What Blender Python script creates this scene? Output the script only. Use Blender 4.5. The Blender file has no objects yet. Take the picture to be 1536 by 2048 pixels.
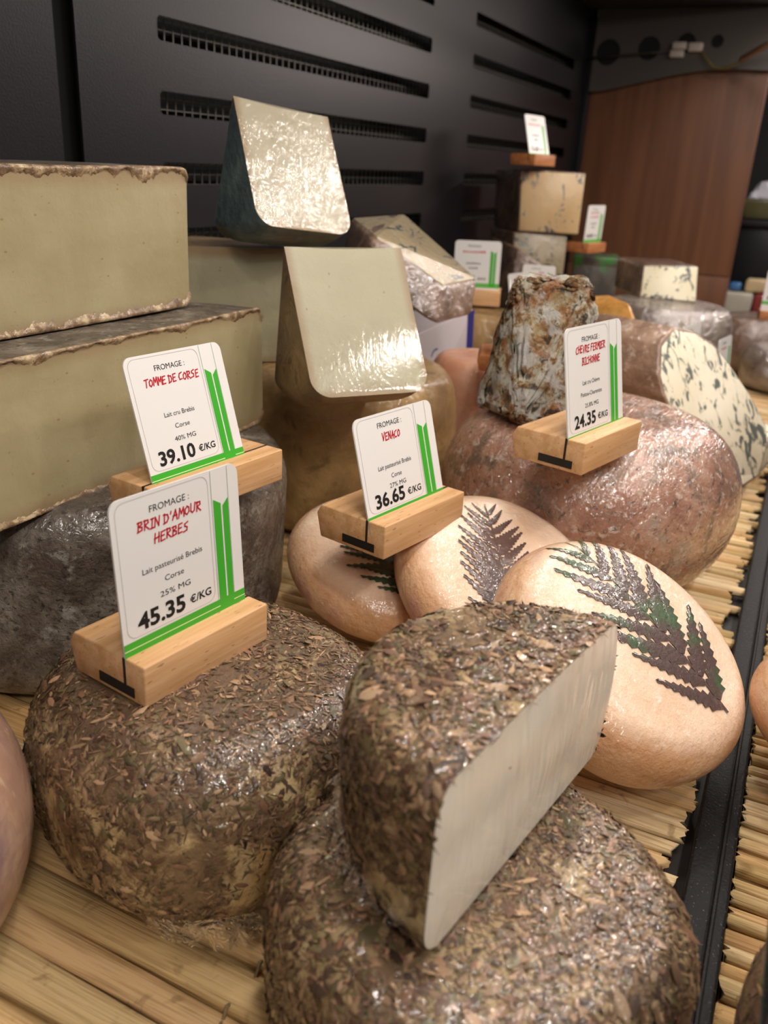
import bpy, bmesh, math, random
import numpy as np
from mathutils import Vector, Matrix, noise
random.seed(7); rng = np.random.default_rng(7)
S = bpy.context.scene; COL = S.collection
PI = math.pi

# ------------------------------------------------------------------ camera, world, lights
cam_d = bpy.data.cameras.new('camera'); cam = bpy.data.objects.new('camera', cam_d); COL.objects.link(cam)
CR = Matrix(((0.4347487, 0.3192074, -0.8420809), (-0.8991115, 0.2067170, -0.3858323), (0.0509119, 0.9248647, 0.3768730)))
cam.matrix_world = Matrix.Translation((0, 0, .27)) @ CR.to_4x4()
cam_d.sensor_fit = 'VERTICAL'; cam_d.sensor_height = 36; cam_d.sensor_width = 27
cam_d.lens = 36 * 1720 / 2048
cam_d.clip_start = .01; cam_d.clip_end = 50
cam_d.dof.use_dof = True; cam_d.dof.focus_distance = .40; cam_d.dof.aperture_fstop = 12.5
S.camera = cam

w = bpy.data.worlds.new('world'); S.world = w; w.use_nodes = True
w.node_tree.nodes['Background'].inputs[0].default_value = (1.0, .86, .74, 1)
w.node_tree.nodes['Background'].inputs[1].default_value = .16

def area(name, loc, target, sx, sy, power, col):
    l = bpy.data.lights.new(name, 'AREA'); l.shape = 'RECTANGLE'; l.size = sx; l.size_y = sy
    l.energy = power; l.color = col
    o = bpy.data.objects.new(name, l); COL.objects.link(o)
    d = Vector(target) - Vector(loc)
    o.location = loc
    o.rotation_euler = (math.atan2(d.y, -d.z), 0, 0) if abs(d.x) < 1e-6 else d.to_track_quat('-Z', 'Y').to_euler()
    return o
# strip lamp under the canopy's front edge, runs along the counter
area('strip_lamp_light', (.80, .070, .562), (.80, .085, 0), 1.7, .03, 1.8, (1.0, .90, .80))
area('strip_lamp_light', (.75, -.22, .60), (.75, .05, 0), 2.6, .03, 2.4, (1.0, .90, .81))
# the strips' bright diodes
for x in (.22, .46, .70, .95, 1.25, 1.6): area('diode', (x, .08, .56), (x, .09, 0), .026, .026, .42, (1.0, .93, .86))
for x in (-.2, .15, .50, .85, 1.3, 1.9): area('diode', (x, -.21, .598), (x, .05, 0), .03, .03, .55, (1.0, .93, .86))
# shop ceiling lights behind and above the customer
area('shop_light', (-.9, -.9, 1.5), (.4, .2, 0), .35, .35, 6.5, (1.0, .93, .86))
area('shop_light', (.9, -1.6, 1.6), (.6, .2, 0), .35, .35, 1.6, (1.0, .90, .80))

vs = S.view_settings
vs.view_transform = 'Standard'; vs.look = 'None'; vs.gamma = 1; vs.use_curve_mapping = False
vs.exposure = 0.0
S.cycles.max_bounces = 6

# ------------------------------------------------------------------ node helpers
def srgb(*c):
    if len(c) == 1:
        h = c[0].lstrip('#'); c = [int(h[i:i+2], 16) for i in (0, 2, 4)]
    return tuple(((v/255)/12.92 if v/255 <= .04045 else ((v/255+.055)/1.055)**2.4) for v in c) + (1,)

class NT:
    def __init__(s, name):
        s.m = bpy.data.materials.new(name); s.m.use_nodes = True
        s.t = s.m.node_tree; s.b = s.t.nodes['Principled BSDF']; s.out = s.t.nodes['Material Output']
        s.tc = s.t.nodes.new('ShaderNodeTexCoord')
    def n(s, typ, **kw):
        nd = s.t.nodes.new('ShaderNode' + typ)
        for k, v in kw.items(): setattr(nd, k, v)
        return nd
    def l(s, a, b): s.t.links.new(a, b)
    def setv(s, sock, v):
        if hasattr(v, 'is_output') or isinstance(v, bpy.types.NodeSocket): s.l(v, sock)
        else: sock.default_value = v
    def co(s, scale=(1, 1, 1), rot=(0, 0, 0), src='Object'):
        mp = s.n('Mapping'); s.l(s.tc.outputs[src], mp.inputs[0]); mp.inputs['Scale'].default_value = scale; mp.inputs['Rotation'].default_value = rot
        return mp.outputs[0]
    def noise(s, scale, detail=4, rough=.55, dist=0, vec=None, out='Fac'):
        nd = s.n('TexNoise'); nd.inputs['Scale'].default_value = scale; nd.inputs['Detail'].default_value = detail
        nd.inputs['Roughness'].default_value = rough; nd.inputs['Distortion'].default_value = dist
        s.l(vec if vec is not None else s.tc.outputs['Object'], nd.inputs['Vector']); return nd.outputs[out]
    def voro(s, scale, vec=None, feature='F1', out='Distance', rnd=1):
        nd = s.n('TexVoronoi', feature=feature); nd.inputs['Scale'].default_value = scale; nd.inputs['Randomness'].default_value = rnd
        s.l(vec if vec is not None else s.tc.outputs['Object'], nd.inputs['Vector']); return nd.outputs[out]
    def ramp(s, fac, stops, interp='LINEAR'):
        r = s.n('ValToRGB'); r.color_ramp.interpolation = interp; e = r.color_ramp.elements
        while len(e) < len(stops): e.new(.5)
        for i, (p, c) in enumerate(stops): e[i].position = p; e[i].color = c if len(c) == 4 else (*c, 1)
        s.l(fac, r.inputs[0]); return r.outputs[0]
    def sstep(s, fac, lo, hi, a=0., b=1.):
        mr = s.n('MapRange', interpolation_type='SMOOTHSTEP'); s.l(fac, mr.inputs[0])
        for i, v in enumerate((lo, hi, a, b)): mr.inputs[i+1].default_value = v
        return mr.outputs[0]
    def math(s, op, a, b=0., c=0.):
        nd = s.n('Math', operation=op); s.setv(nd.inputs[0], a); s.setv(nd.inputs[1], b)
        if op in ('MULTIPLY_ADD',): s.setv(nd.inputs[2], c)
        return nd.outputs[0]
    def mix(s, fac, a, b, mode='MIX'):
        nd = s.n('Mix', data_type='RGBA', blend_type=mode); s.setv(nd.inputs[0], fac); s.setv(nd.inputs[6], a); s.setv(nd.inputs[7], b); return nd.outputs[2]
    def bump(s, h, dist, strength=1., normal=None):
        b = s.n('Bump'); b.inputs['Distance'].default_value = dist; b.inputs['Strength'].default_value = strength
        s.l(h, b.inputs['Height'])
        if normal is not None: s.l(normal, b.inputs['Normal'])
        return b.outputs[0]
    def set(s, **kw):
        for k, v in kw.items(): s.setv(s.b.inputs[k.replace('_', ' ')], v)
    def film(s, weight=.8, rough=.05, amt=1., scale=1., stretch=(1, 1, 1), rot=(0, 0, 0), use_hn=False, ior=1.62):
        """cling film pulled over the surface: a clear coat with its own creased normal"""
        v = s.co(stretch, rot)
        a = s.noise(38*scale, 2, .5, 1.6, v); ridge = s.math('ABSOLUTE', s.math('SUBTRACT', a, .5))
        b2 = s.noise(170*scale, 3, .6, 1.2, v); c = s.noise(14*scale, 2, .5, .6)
        a3 = s.noise(125*scale, 2, .5, 2.2, v); r3 = s.math('ABSOLUTE', s.math('SUBTRACT', a3, .5))
        h = s.math('MULTIPLY_ADD', ridge, -3.0, s.math('MULTIPLY', b2, .25))
        h = s.math('MULTIPLY_ADD', r3, -.9, h)
        h = s.math('MULTIPLY_ADD', c, 3.0, h)
        nrm = None
        if use_hn:
            at = s.n('Attribute', attribute_name='hn', attribute_type='GEOMETRY')
            vt = s.n('VectorTransform', vector_type='NORMAL', convert_from='OBJECT', convert_to='WORLD'); s.l(at.outputs['Vector'], vt.inputs[0]); nrm = vt.outputs[0]
        s.setv(s.b.inputs['Coat Normal'], s.bump(h, .0010*amt/scale, 1., nrm))
        s.set(Coat_Weight=weight, Coat_Roughness=rough, Coat_IOR=ior)

def patches(t, base, layers):
    for (col, scale, lo, hi, amt, *r) in layers:
        st = r[0] if r else (1, 1, 1); dist = r[1] if len(r) > 1 else .6
        f = t.noise(scale, 5, .6, dist, t.co(st)); base = t.mix(t.sstep(f, lo, hi, 0, amt), base, col)
    return base

def rind_mat(name, base_cols, scale, layers, bump=.0006, bscale=120, film=None, rough=.6, sss=0, stretch=(1, 1, 1)):
    t = NT(name)
    c = t.ramp(t.noise(scale, 6, .62, .5, t.co(stretch)), base_cols)
    c = patches(t, c, layers)
    t.set(Base_Color=c, Roughness=rough)
    if sss: t.set(Subsurface_Weight=sss, Subsurface_Radius=(.006, .004, .002), Subsurface_Scale=1.)
    h = t.math('ADD', t.noise(bscale, 5, .65, .4), t.noise(bscale*.25, 3, .5, .3))
    t.setv(t.b.inputs['Normal'], t.bump(h, bump))
    if film: t.film(**film)
    return t.m

def paste_mat(name, c1, c2, film=None, veins=None, holes=True, rim=None, bump=.0002, edge=0, redge=0):
    t = NT(name)
    c = t.mix(t.sstep(t.noise(16, 3, .5, .3), .3, .7), c1, c2)
    if edge:
        sz = t.n('SeparateXYZ'); t.l(t.tc.outputs['Object'], sz.inputs[0]); zz = t.math('ADD', sz.outputs[2], t.math('MULTIPLY', t.noise(60, 3), .003))
        e_ = t.math('MAXIMUM', t.sstep(zz, .002, .011, .7, 0), t.sstep(zz, edge-.009, edge+.001, 0, .7)); c = t.mix(e_, c, srgb('#93785a'))
    if redge:   # the paste darkens to tan towards the rind (both flats and the outer rim)
        sz = t.n('SeparateXYZ'); t.l(t.tc.outputs['Object'], sz.inputs[0]); hh = .080 if redge > .095 else .077
        rr = t.math('SQRT', t.math('ADD', t.math('MULTIPLY', sz.outputs[0], sz.outputs[0]), t.math('MULTIPLY', sz.outputs[1], sz.outputs[1])))
        e_ = t.math('MAXIMUM', t.math('MAXIMUM', t.sstep(sz.outputs[2], .0, .007, .75, 0), t.sstep(sz.outputs[2], hh-.007, hh, 0, .75)), t.sstep(rr, redge-.009, redge, 0, .75)); c = t.mix(e_, c, srgb('#8c6f4c'))
    if holes:
        v = t.voro(75, t.co((1, 1, 1.6))); c = t.mix(t.sstep(v, .045, .09, .75, 0), c, srgb('#8a7346'))
        v2 = t.noise(230, 2, .5, 2.); c = t.mix(t.sstep(v2, .72, .78, 0, .6), c, srgb('#7d683c'))
    if veins:
        vc, sc, lo, st = veins
        f = t.noise(sc, 3.5, .62, 1.1, t.co(*st)); g = t.noise(sc*.22, 2, .5, .3)
        ff = t.math('MULTIPLY_ADD', g, .22, f)
        c = t.mix(t.sstep(ff, lo-.035, lo, 0, .35), c, srgb('#b9b296'))
        c = t.mix(t.sstep(ff, lo, lo+.05, 0, .95), c, vc)
    t.set(Base_Color=c, Roughness=.42, Subsurface_Weight=.25, Subsurface_Radius=(.008, .006, .004), Subsurface_Scale=1.)
    t.setv(t.b.inputs['Normal'], t.bump(t.noise(60, 4, .6), bump*4))
    if film: t.film(**film)
    return t.m

def plain(name, col, rough=.5, metal=0., coat=0., spec=.5, emis=None):
    t = NT(name); t.set(Base_Color=col, Roughness=rough, Metallic=metal, Coat_Weight=coat, Specular_IOR_Level=spec)
    if emis: t.set(Emission_Color=emis[0], Emission_Strength=emis[1])
    return t.m

def wood_mat(name, c1, c2, scale=30, axis='x', rough=.45, fleck=True, dark='#7a4a26'):
    t = NT(name); st = {'x': (.06, 1, 1), 'y': (1, .06, 1), 'z': (1, 1, .06)}[axis]; v = t.co(st)
    c = t.mix(t.sstep(t.noise(scale*6, 4, .55, .4, v), .35, .65), c1, c2)
    if fleck:
        st2 = {'x': (.22, 1, 1), 'y': (1, .22, 1), 'z': (1, 1, .22)}[axis]
        c = t.mix(t.sstep(t.noise(scale*28, 1, .4, 0, t.co(st2)), .68, .74, 0, .55), c, srgb(dark))
    t.set(Base_Color=c, Roughness=rough); t.setv(t.b.inputs['Normal'], t.bump(t.noise(scale*20, 3, .5, 0, v), .00015))
    return t.m

# ------------------------------------------------------------------ mesh helpers
def link(name, me, mat=None, parent=None, smooth=True, M=None):
    o = bpy.data.objects.new(name, me); COL.objects.link(o)
    if mat: me.materials.append(mat)
    if smooth and me.polygons: me.polygons.foreach_set('use_smooth', [True]*len(me.polygons))
    if parent: o.parent = parent
    if M is not None: o.matrix_basis = M
    return o
def mesh_of(verts, faces, name='m'):
    me = bpy.data.meshes.new(name); me.from_pydata([tuple(map(float, v)) for v in verts], [], faces); me.update(); return me
def tag(o, label, cat, group=None, kind=None):
    o['label'] = label; o['category'] = cat
    if group: o['group'] = group
    if kind: o['kind'] = kind
    return o
def struct(o): o['kind'] = 'structure'; return o
def empty(name, M, label, cat, group=None):
    o = bpy.data.objects.new(name, None); COL.objects.link(o); o.empty_display_size = .01
    o.matrix_basis = M; return tag(o, label, cat, group)
def frame(origin, ex, ez):
    ez = Vector(ez).normalized(); ex = Vector(ex); ex = (ex - ez*ex.dot(ez)).normalized(); ey = ez.cross(ex)
    M = Matrix((ex, ey, ez)).transposed().to_4x4(); M.translation = Vector(origin); return M
def autosmooth(o, ang=35):
    me = o.data; me.polygons.foreach_set('use_smooth', [True]*len(me.polygons))
    bm = bmesh.new(); bm.from_mesh(me)
    for e in bm.edges:
        if len(e.link_faces) == 2 and e.calc_face_angle(0) > math.radians(ang): e.smooth = False
    bm.to_mesh(me); bm.free(); return o

def lump(P, amp, freq, seed=0.):
    """cheap smooth pseudo-noise on an (n,3) array"""
    r = np.random.default_rng(int(seed*10)+3); out = np.zeros(len(P))
    for k in range(7):
        d = r.normal(size=3); d /= np.linalg.norm(d); f = freq*(.6+.35*k)
        out += np.sin(P@d*f+r.uniform(0, 6.28))/(1+.5*k)
    return out*amp/2.2

def profile(R, h, e, c, dome=0., n_arc=9, n_flat=9):
    """(r, zlow, zhigh) columns from the axis to the rim"""
    cols = []
    for i in range(n_flat): r = (R-e)*i/n_flat; cols.append((r, 0., h+dome*(1-(r/(R-e))**2)))
    for i in range(n_arc+1):
        t = PI/2*i/n_arc; cols.append((R-e+e*math.sin(t), c-c*math.cos(t), h-c+c*math.cos(t)))
    return cols

def shape_fn(sq=0., ph=0., amp=0., freq=60, seed=1, tilt=0.):
    def f(P):
        P = np.array(P, float); th = np.arctan2(P[:, 1], P[:, 0]); k = 1+sq*np.cos(4*(th-ph))+sq*.6*np.cos(2*th+1.3*seed)
        Q = P.copy(); Q[:, 0] *= k; Q[:, 1] *= k
        d = lump(P, amp, freq, seed); rr = np.linalg.norm(P[:, :2], axis=1)+1e-6
        Q[:, 0] += d*P[:, 0]/rr; Q[:, 1] += d*P[:, 1]/rr
        Q[:, 2] += lump(P, amp*.8, freq*.8, seed+2)*np.clip(P[:, 2]*80, 0, 1)
        return Q
    return f

def revolve(cols, a0, a1, seg, post, outer_sub=3):
    """rind surface of a wheel or of a sector of one"""
    prof = [(c[0], c[1]) for c in cols]
    r, zl, zh = cols[-1]
    prof += [(r, zl+(zh-zl)*k/outer_sub) for k in range(1, outer_sub)]
    prof += [(c[0], c[2]) for c in reversed(cols)]
    full = a0 is None; n = seg if full else seg+1
    A = [2*PI*i/seg for i in range(seg)] if full else [a0+(a1-a0)*i/seg for i in range(seg+1)]
    V = [(p[0]*math.cos(a), p[0]*math.sin(a), p[1]) for a in A for p in prof]
    m = len(prof); F = []
    for i in range(seg):
        j = (i+1) % n
        for k in range(m-1): F.append((i*m+k, j*m+k, j*m+k+1, i*m+k+1))
    V = post(V)
    bm = bmesh.new(); vs_ = [bm.verts.new(v) for v in V]
    for f in F:
        try: bm.faces.new([vs_[q] for q in f])
        except ValueError: pass
    bmesh.ops.remove_doubles(bm, verts=bm.verts, dist=1e-6)
    bmesh.ops.recalc_face_normals(bm, faces=bm.faces)
    me = bpy.data.meshes.new('rind'); bm.to_mesh(me); bm.free(); return me

def cutface(cols, angs, post, rows=10, bulge=0., nz=0.):
    V = []; F = []
    for ai, a in enumerate(angs):
        s = -1 if ai == 0 else 1; nx, ny = -math.sin(a)*s, math.cos(a)*s   # outward normal of this cut
        base = len(V); m = len(cols)
        P = post([(c[0]*math.cos(a), c[0]*math.sin(a), c[1]+(c[2]-c[1])*k/rows) for c in cols for k in range(rows+1)])
        for i in range(m):
            for k in range(rows+1):
                p = P[i*(rows+1)+k]; t = k/rows
                w_ = math.sin(PI*t)*min(1, (m-1-i)/4); d = .0002+bulge*w_ + nz*w_*noise.noise(Vector(p)*55)
                V.append((p[0]+nx*d, p[1]+ny*d, p[2]))
        for i in range(m-1):
            for k in range(rows):
                q = base+i*(rows+1)+k; f = (q, q+rows+1, q+rows+2, q+1)
                F.append(f if s < 0 else f[::-1])
    return mesh_of(V, F)

def crust_rag(cols, angs, post, only=None, depth=(.001, .004), out=.0008, nper=150, top=True, bottom=True, seed=0):
    """ragged edge of broken rind hanging over a cut face"""
    V = []; F = []; cr = np.array(cols)
    for ai, a in enumerate(angs):
        s = -1 if ai == 0 else 1; nx, ny = -math.sin(a)*s, math.cos(a)*s
        if only is not None and only != (ai == 1): continue
        for side in ((1,) if top else ())+((-1,) if bottom else ()):
            base = len(V)
            for i in range(nper+1):
                r = cr[-1, 0]*.995*i/nper; zl = np.interp(r, cr[:, 0], cr[:, 1]); zh = np.interp(r, cr[:, 0], cr[:, 2])
                q = noise.noise(Vector((r*130, seed+ai*9+side*3, 1)))*.5+.5; q2 = noise.noise(Vector((r*420, seed+ai*7+side, 4)))
                q3 = max(0, noise.noise(Vector((r*38, seed+ai*5+side, 9))))
                d = depth[0]+(depth[1]-depth[0])*max(0, q*.8+q2*.35)+depth[1]*1.3*q3*(1 if side > 0 else .6)
                z0 = zh+.0004 if side > 0 else zl-.0002; z1 = z0-side*d; zm = (z0+z1)/2
                for (z, o) in ((z0, 0.), (z0-side*d*.15, out*(1+.6*q2)), (zm, out*(.9-.8*q2)), (z1, -.0003)):
                    p = post([(r*math.cos(a), r*math.sin(a), z)])[0]; V.append((p[0]+nx*(o+.0002), p[1]+ny*(o+.0002), p[2]))
            for i in range(nper):
                for k in range(3):
                    q = base+i*4+k; F.append((q, q+4, q+5, q+1))
    return mesh_of(V, F)

def wheel(name, M, R, h, e, c, mat, label, cat='cheese', group=None, post=None, seg=72, dome=0., parent=None, part=None, n_flat=10):
    cols = profile(R, h, e, c, dome, 9, n_flat); post = post or shape_fn()
    me = revolve(cols, None, None, seg, post)
    if part:
        root = empty(name, M, label, cat, group); o = link(part, me, mat, root); return root, o
    o = link(name, me, mat, None, True, M); tag(o, label, cat, group); return o, o

def sector(name, M, R, h, e, c, a0, a1, rind, paste, label, cat='cheese', group=None, post=None, seg=40, dome=0., bulge=0., nz=0., rag=None, ragmat=None):
    cols = profile(R, h, e, c, dome); post = post or shape_fn()
    root = empty(name, M, label, cat, group)
    rb = link('rind', revolve(cols, a0, a1, seg, post), rind, root)
    pf = link('cut_face', cutface(cols, (a0, a1), post, 12, bulge, nz), paste, root)
    if rag:
        for tb in (True, False):
            for a_ in ((a0, a1) if tb else (a0, a1)): link('ragged_rind_edge', crust_rag(cols, (a0, a1), post, top=tb, bottom=not tb, only=(a_ == a1), **rag), ragmat, root)
    return root, rb, pf

def hull(name, pts, mat, parent=None, bevel=.002, seg=3, sub=0, amp=0., freq=80, M=None, seed=1, smooth_ang=60):
    bm = bmesh.new()
    for p in pts: bm.verts.new(p)
    r = bmesh.ops.convex_hull(bm, input=bm.verts)
    bmesh.ops.dissolve_limit(bm, angle_limit=.06, verts=bm.verts, edges=bm.edges)
    if bevel: bmesh.ops.bevel(bm, geom=bm.edges[:], offset=bevel, segments=seg, profile=.5, affect='EDGES', clamp_overlap=True)
    if sub:
        bmesh.ops.triangulate(bm, faces=[f for f in bm.faces if len(f.verts) > 4])
        bmesh.ops.subdivide_edges(bm, edges=bm.edges[:], cuts=sub, use_grid_fill=True)
    if amp:
        P = np.array([v.co[:] for v in bm.verts]); d = lump(P, amp, freq, seed); bm.normal_update()
        for v, q in zip(bm.verts, d): v.co += v.normal*q
    bmesh.ops.recalc_face_normals(bm, faces=bm.faces)
    me = bpy.data.meshes.new(name); bm.to_mesh(me); bm.free()
    o = link(name, me, mat, parent, True, M); return autosmooth(o, smooth_ang)
def box_pts(x0, x1, y0, y1, z0, z1): return [(x, y, z) for x in (x0, x1) for y in (y0, y1) for z in (z0, z1)]

def tube(name, pts, r, mat, parent=None, n=6, M=None, flat=1.):
    pts = [Vector(p) for p in pts]; V = []; F = []
    for i, p in enumerate(pts):
        d = (pts[min(i+1, len(pts)-1)]-pts[max(i-1, 0)]).normalized(); a = d.orthogonal().normalized(); b = d.cross(a)
        rr = r[i] if hasattr(r, '__len__') else r
        for k in range(n): t = 2*PI*k/n; V.append(p+(a*math.cos(t)+b*math.sin(t)*flat)*rr)
    for i in range(len(pts)-1):
        for k in range(n): q = i*n+k; q2 = i*n+(k+1) % n; F.append((q, q2, q2+n, q+n))
    F.append(tuple(range(n))[::-1]); F.append(tuple(range((len(pts)-1)*n, len(pts)*n)))
    return link(name, mesh_of(V, F), mat, parent, True, M)

# ------------------------------------------------------------------ herb crumbs
def sample_surface(o, n, dens=None):
    me = o.data; me.calc_loop_triangles(); nt = len(me.loop_triangles)
    ti = np.empty(nt*3, 'i'); me.loop_triangles.foreach_get('vertices', ti); ti = ti.reshape(-1, 3)
    co = np.empty(len(me.vertices)*3, 'f'); me.vertices.foreach_get('co', co); co = co.reshape(-1, 3)
    vn = np.empty(len(me.vertices)*3, 'f'); me.vertices.foreach_get('normal', vn); vn = vn.reshape(-1, 3)
    a, b, c = co[ti[:, 0]], co[ti[:, 1]], co[ti[:, 2]]; ar = np.linalg.norm(np.cross(b-a, c-a), axis=1)
    k = rng.choice(nt, n, p=ar/ar.sum()); u = rng.random(n); v = rng.random(n); f = u+v > 1; u[f] = 1-u[f]; v[f] = 1-v[f]
    P = a[k]*(1-u-v)[:, None]+b[k]*u[:, None]+c[k]*v[:, None]
    N = vn[ti[k, 0]]*(1-u-v)[:, None]+vn[ti[k, 1]]*u[:, None]+vn[ti[k, 2]]*v[:, None]; N /= np.linalg.norm(N, axis=1)[:, None]
    if dens is not None:
        keep = rng.random(n) < dens(P, N); P, N = P[keep], N[keep]
    return P, N
HERB = np.array([srgb(c)[:3] for c in ('#5a3e2c', '#6e4f3a', '#4a3222', '#7a5c44', '#4f4528', '#86694c', '#38271c', '#644b34', '#94785a', '#574a2e')])
def herbs(o, n, mat, parent, dens=None, size=1., stem=.36, lift=1.):
    P, N = sample_surface(o, n, dens); n = len(P)
    T = rng.normal(size=(n, 3)); T -= N*(T*N).sum(1)[:, None]; T /= np.linalg.norm(T, axis=1)[:, None]
    T = T+N*rng.normal(0, .16, n)[:, None]*lift; T /= np.linalg.norm(T, axis=1)[:, None]
    B = np.cross(N, T); B = B+N*rng.normal(0, .22, n)[:, None]*lift; B /= np.linalg.norm(B, axis=1)[:, None]
    U = np.cross(T, B)
    st = rng.random(n) < stem
    L = np.where(st, rng.gamma(4, .0008, n)+.0012, rng.gamma(3, .00085, n)+.0006)*size
    W = np.where(st, rng.uniform(.0003, .0007, n), L*rng.uniform(.16, .5, n))*size
    O = P+N*(rng.uniform(.00005, .0007, n)*lift)[:, None]; cv = rng.uniform(-.3, .5, n)*W
    # six points per crumb: tip, two shoulders raised, two lower, tail
    z = np.zeros(n)
    pts = [(-L/2, z, z), (-L*.15, W/2, z), (-L*.1, z, np.abs(cv)*.6+W*.1), (-L*.12, -W/2, z), (L*.3, W*.42, z), (L*.25, -W*.42, z), (L/2, W*.1*z+z, z)]
    V = np.stack([O+T*a[:, None]+B*b[:, None]+U*c[:, None] for a, b, c in pts], 1).reshape(-1, 3)
    base = np.array([(0, 3, 2), (0, 2, 1), (1, 2, 4), (2, 3, 5), (2, 5, 6), (2, 6, 4)])
    F = (base[None]+(np.arange(n)*7)[:, None, None]).reshape(-1, 3)
    me = bpy.data.meshes.new('herb_crumbs'); me.vertices.add(len(V)); me.vertices.foreach_set('co', V.astype('f').ravel())
    me.loops.add(len(F)*3); me.loops.foreach_set('vertex_index', F.astype('i').ravel())
    me.polygons.add(len(F)); me.polygons.foreach_set('loop_start', np.arange(0, len(F)*3, 3, dtype='i')); me.update(calc_edges=True)
    ci = rng.integers(0, len(HERB), n); C = HERB[ci]*rng.uniform(.75, 1.8, n)[:, None]
    a = me.attributes.new('hcol', 'FLOAT_COLOR', 'POINT'); a.data.foreach_set('color', np.repeat(np.hstack([C, np.ones((n, 1))]), 7, 0).astype('f').ravel())
    a = me.attributes.new('hn', 'FLOAT_VECTOR', 'POINT'); a.data.foreach_set('vector', np.repeat(N, 7, 0).astype('f').ravel())
    ob = link('herb_crumbs', me, mat, parent); ob['kind'] = 'stuff'; return ob
def pnoise(P, f, seed=0): return np.array([noise.noise(Vector(p)*f+Vector((seed, 0, 0))) for p in P])

# ------------------------------------------------------------------ materials
M_black = plain('black_metal', srgb('#15141a'), .42, .3)
t = NT('black_panel'); t.set(Base_Color=srgb('#1b191e'), Roughness=.37, Metallic=.1, Specular_IOR_Level=.28); t.setv(t.b.inputs['Normal'], t.bump(t.noise(650, 2, .5), .00012)); M_panel = t.m
M_wire = plain('wire', srgb('#7d7872'), .4, .3)
M_dark = plain('dark_void', srgb('#060606'), .8)
M_rail = NT('rail_black'); t = M_rail; c = t.mix(t.sstep(t.noise(900, 1, .5), .70, .74, 0, .6), srgb('#0c0b0d'), srgb('#6f675c'))
t.set(Base_Color=c, Roughness=.55, Specular_IOR_Level=.25); t.setv(t.b.inputs['Normal'], t.bump(t.noise(600, 3), .0003)); M_rail = t.m
M_beech = wood_mat('beech', srgb('#dcb083'), srgb('#c99a68'), 30, 'x')
M_beech2 = wood_mat('beech_red', srgb('#c08050'), srgb('#a9683c'), 30, 'x')
M_lam = wood_mat('laminate', srgb('#7a5038'), srgb('#68422d'), 7, 'z', .5, False)
M_shelf = plain('shelf_black', srgb('#17130f'), .6)
M_card = plain('card_white', srgb('#e6e4e2'), .35, 0, .15)
M_green = plain('print_green', srgb('#3cab2c'), .4); M_ink = plain('print_black', srgb('#121214'), .5)
M_red = plain('print_red', srgb('#c0182c'), .5); M_line = plain('print_line', srgb('#7f9a78'), .5); M_outline = plain('print_outline', srgb('#b9b4b4'), .5)
M_greenlite = plain('print_yellow_green', srgb('#d5e8b5'), .5)

FILM = dict(weight=.85, rough=.045, amt=1.)
def herb_rind(name, top):
    t = NT(name)
    c = t.ramp(t.noise(42, 6, .62, .5), [(.3, srgb('#5f4833')), (.46, srgb('#856a4a')), (.54, srgb('#c4a877')), (.75, srgb('#dcc598'))])
    c = patches(t, c, [(srgb('#463324'), 260, .57, .63, .8), (srgb('#5b4632'), 110, .58, .66, .7), (srgb('#d0a668'), 30, .62, .7, .6)])
    sn = t.n('SeparateXYZ'); t.l(t.tc.outputs['Normal'], sn.inputs[0])
    c = t.mix(t.math('MULTIPLY', t.sstep(sn.outputs[2], .45, .85), t.sstep(t.noise(24, 3), .36, .52, .3, top)), c, srgb('#5d4634'))
    t.set(Base_Color=c, Roughness=.6); t.setv(t.b.inputs['Normal'], t.bump(t.noise(240, 5, .65), .0012)); t.film(.9, .045, 1.1); return t.m
M_herbrind = herb_rind('herb_rind', .95); M_herbrind2 = herb_rind('herb_rind_patchy', .45)
t = NT('herb_crumb'); at = t.n('Attribute', attribute_name='hcol', attribute_type='GEOMETRY')
t.set(Base_Color=at.outputs['Color'], Roughness=.6); t.film(.75, .1, .9, use_hn=True); M_herb = t.m
M_white = NT('fresh_paste'); t = M_white
c = t.mix(t.sstep(t.noise(26, 3, .5, .2), .3, .7), srgb('#fdf3e4'), srgb('#f6e8d4'))
v = t.noise(60, 4, .6, .4, t.co((.5, 1, .12), (0, .5, 0))); c = t.mix(t.sstep(v, .56, .72, 0, .5), c, srgb('#fbf6ec'))
t.set(Base_Color=c, Roughness=.45, Subsurface_Weight=.3, Subsurface_Radius=(.01, .008, .005), Subsurface_Scale=1.)
t.film(.8, .12, .8, 1., (.6, 1, .12), (0, .5, 0)); M_white = t.m
M_tpaste = paste_mat('tomme_paste', srgb('#aa9f7d'), srgb('#9c906c'), dict(weight=.35, rough=.1, amt=.3), edge=.0755)
M_trag = rind_mat('tomme_edge', [(.3, srgb('#3f3022')), (.5, srgb('#86694a')), (.7, srgb('#cdb891'))], 120, [], .0012, 300, dict(weight=.5, rough=.15, amt=.6))
M_trind = rind_mat('tomme_rind', [(.3, srgb('#3a3027')), (.5, srgb('#5d5145')), (.7, srgb('#83786a'))], 50, [(srgb('#98938a'), 130, .56, .68, .6), (srgb('#2b231c'), 180, .56, .66, .7)], .0018, 170, dict(weight=.3, rough=.25, amt=.6))
M_greyrind = rind_mat('grey_wheel_rind', [(.3, srgb('#3a2f27')), (.46, srgb('#574b41')), (.6, srgb('#7b7267')), (.75, srgb('#a19a8e'))], 38,
    [(srgb('#a8a49a'), 90, .56, .70, .6), (srgb('#1f1a17'), 420, .55, .64, .75), (srgb('#2d2520'), 140, .56, .68, .5)], .0015, 260, dict(weight=.6, rough=.14, amt=.7))
t = NT('pale_wheel_rind')
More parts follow.
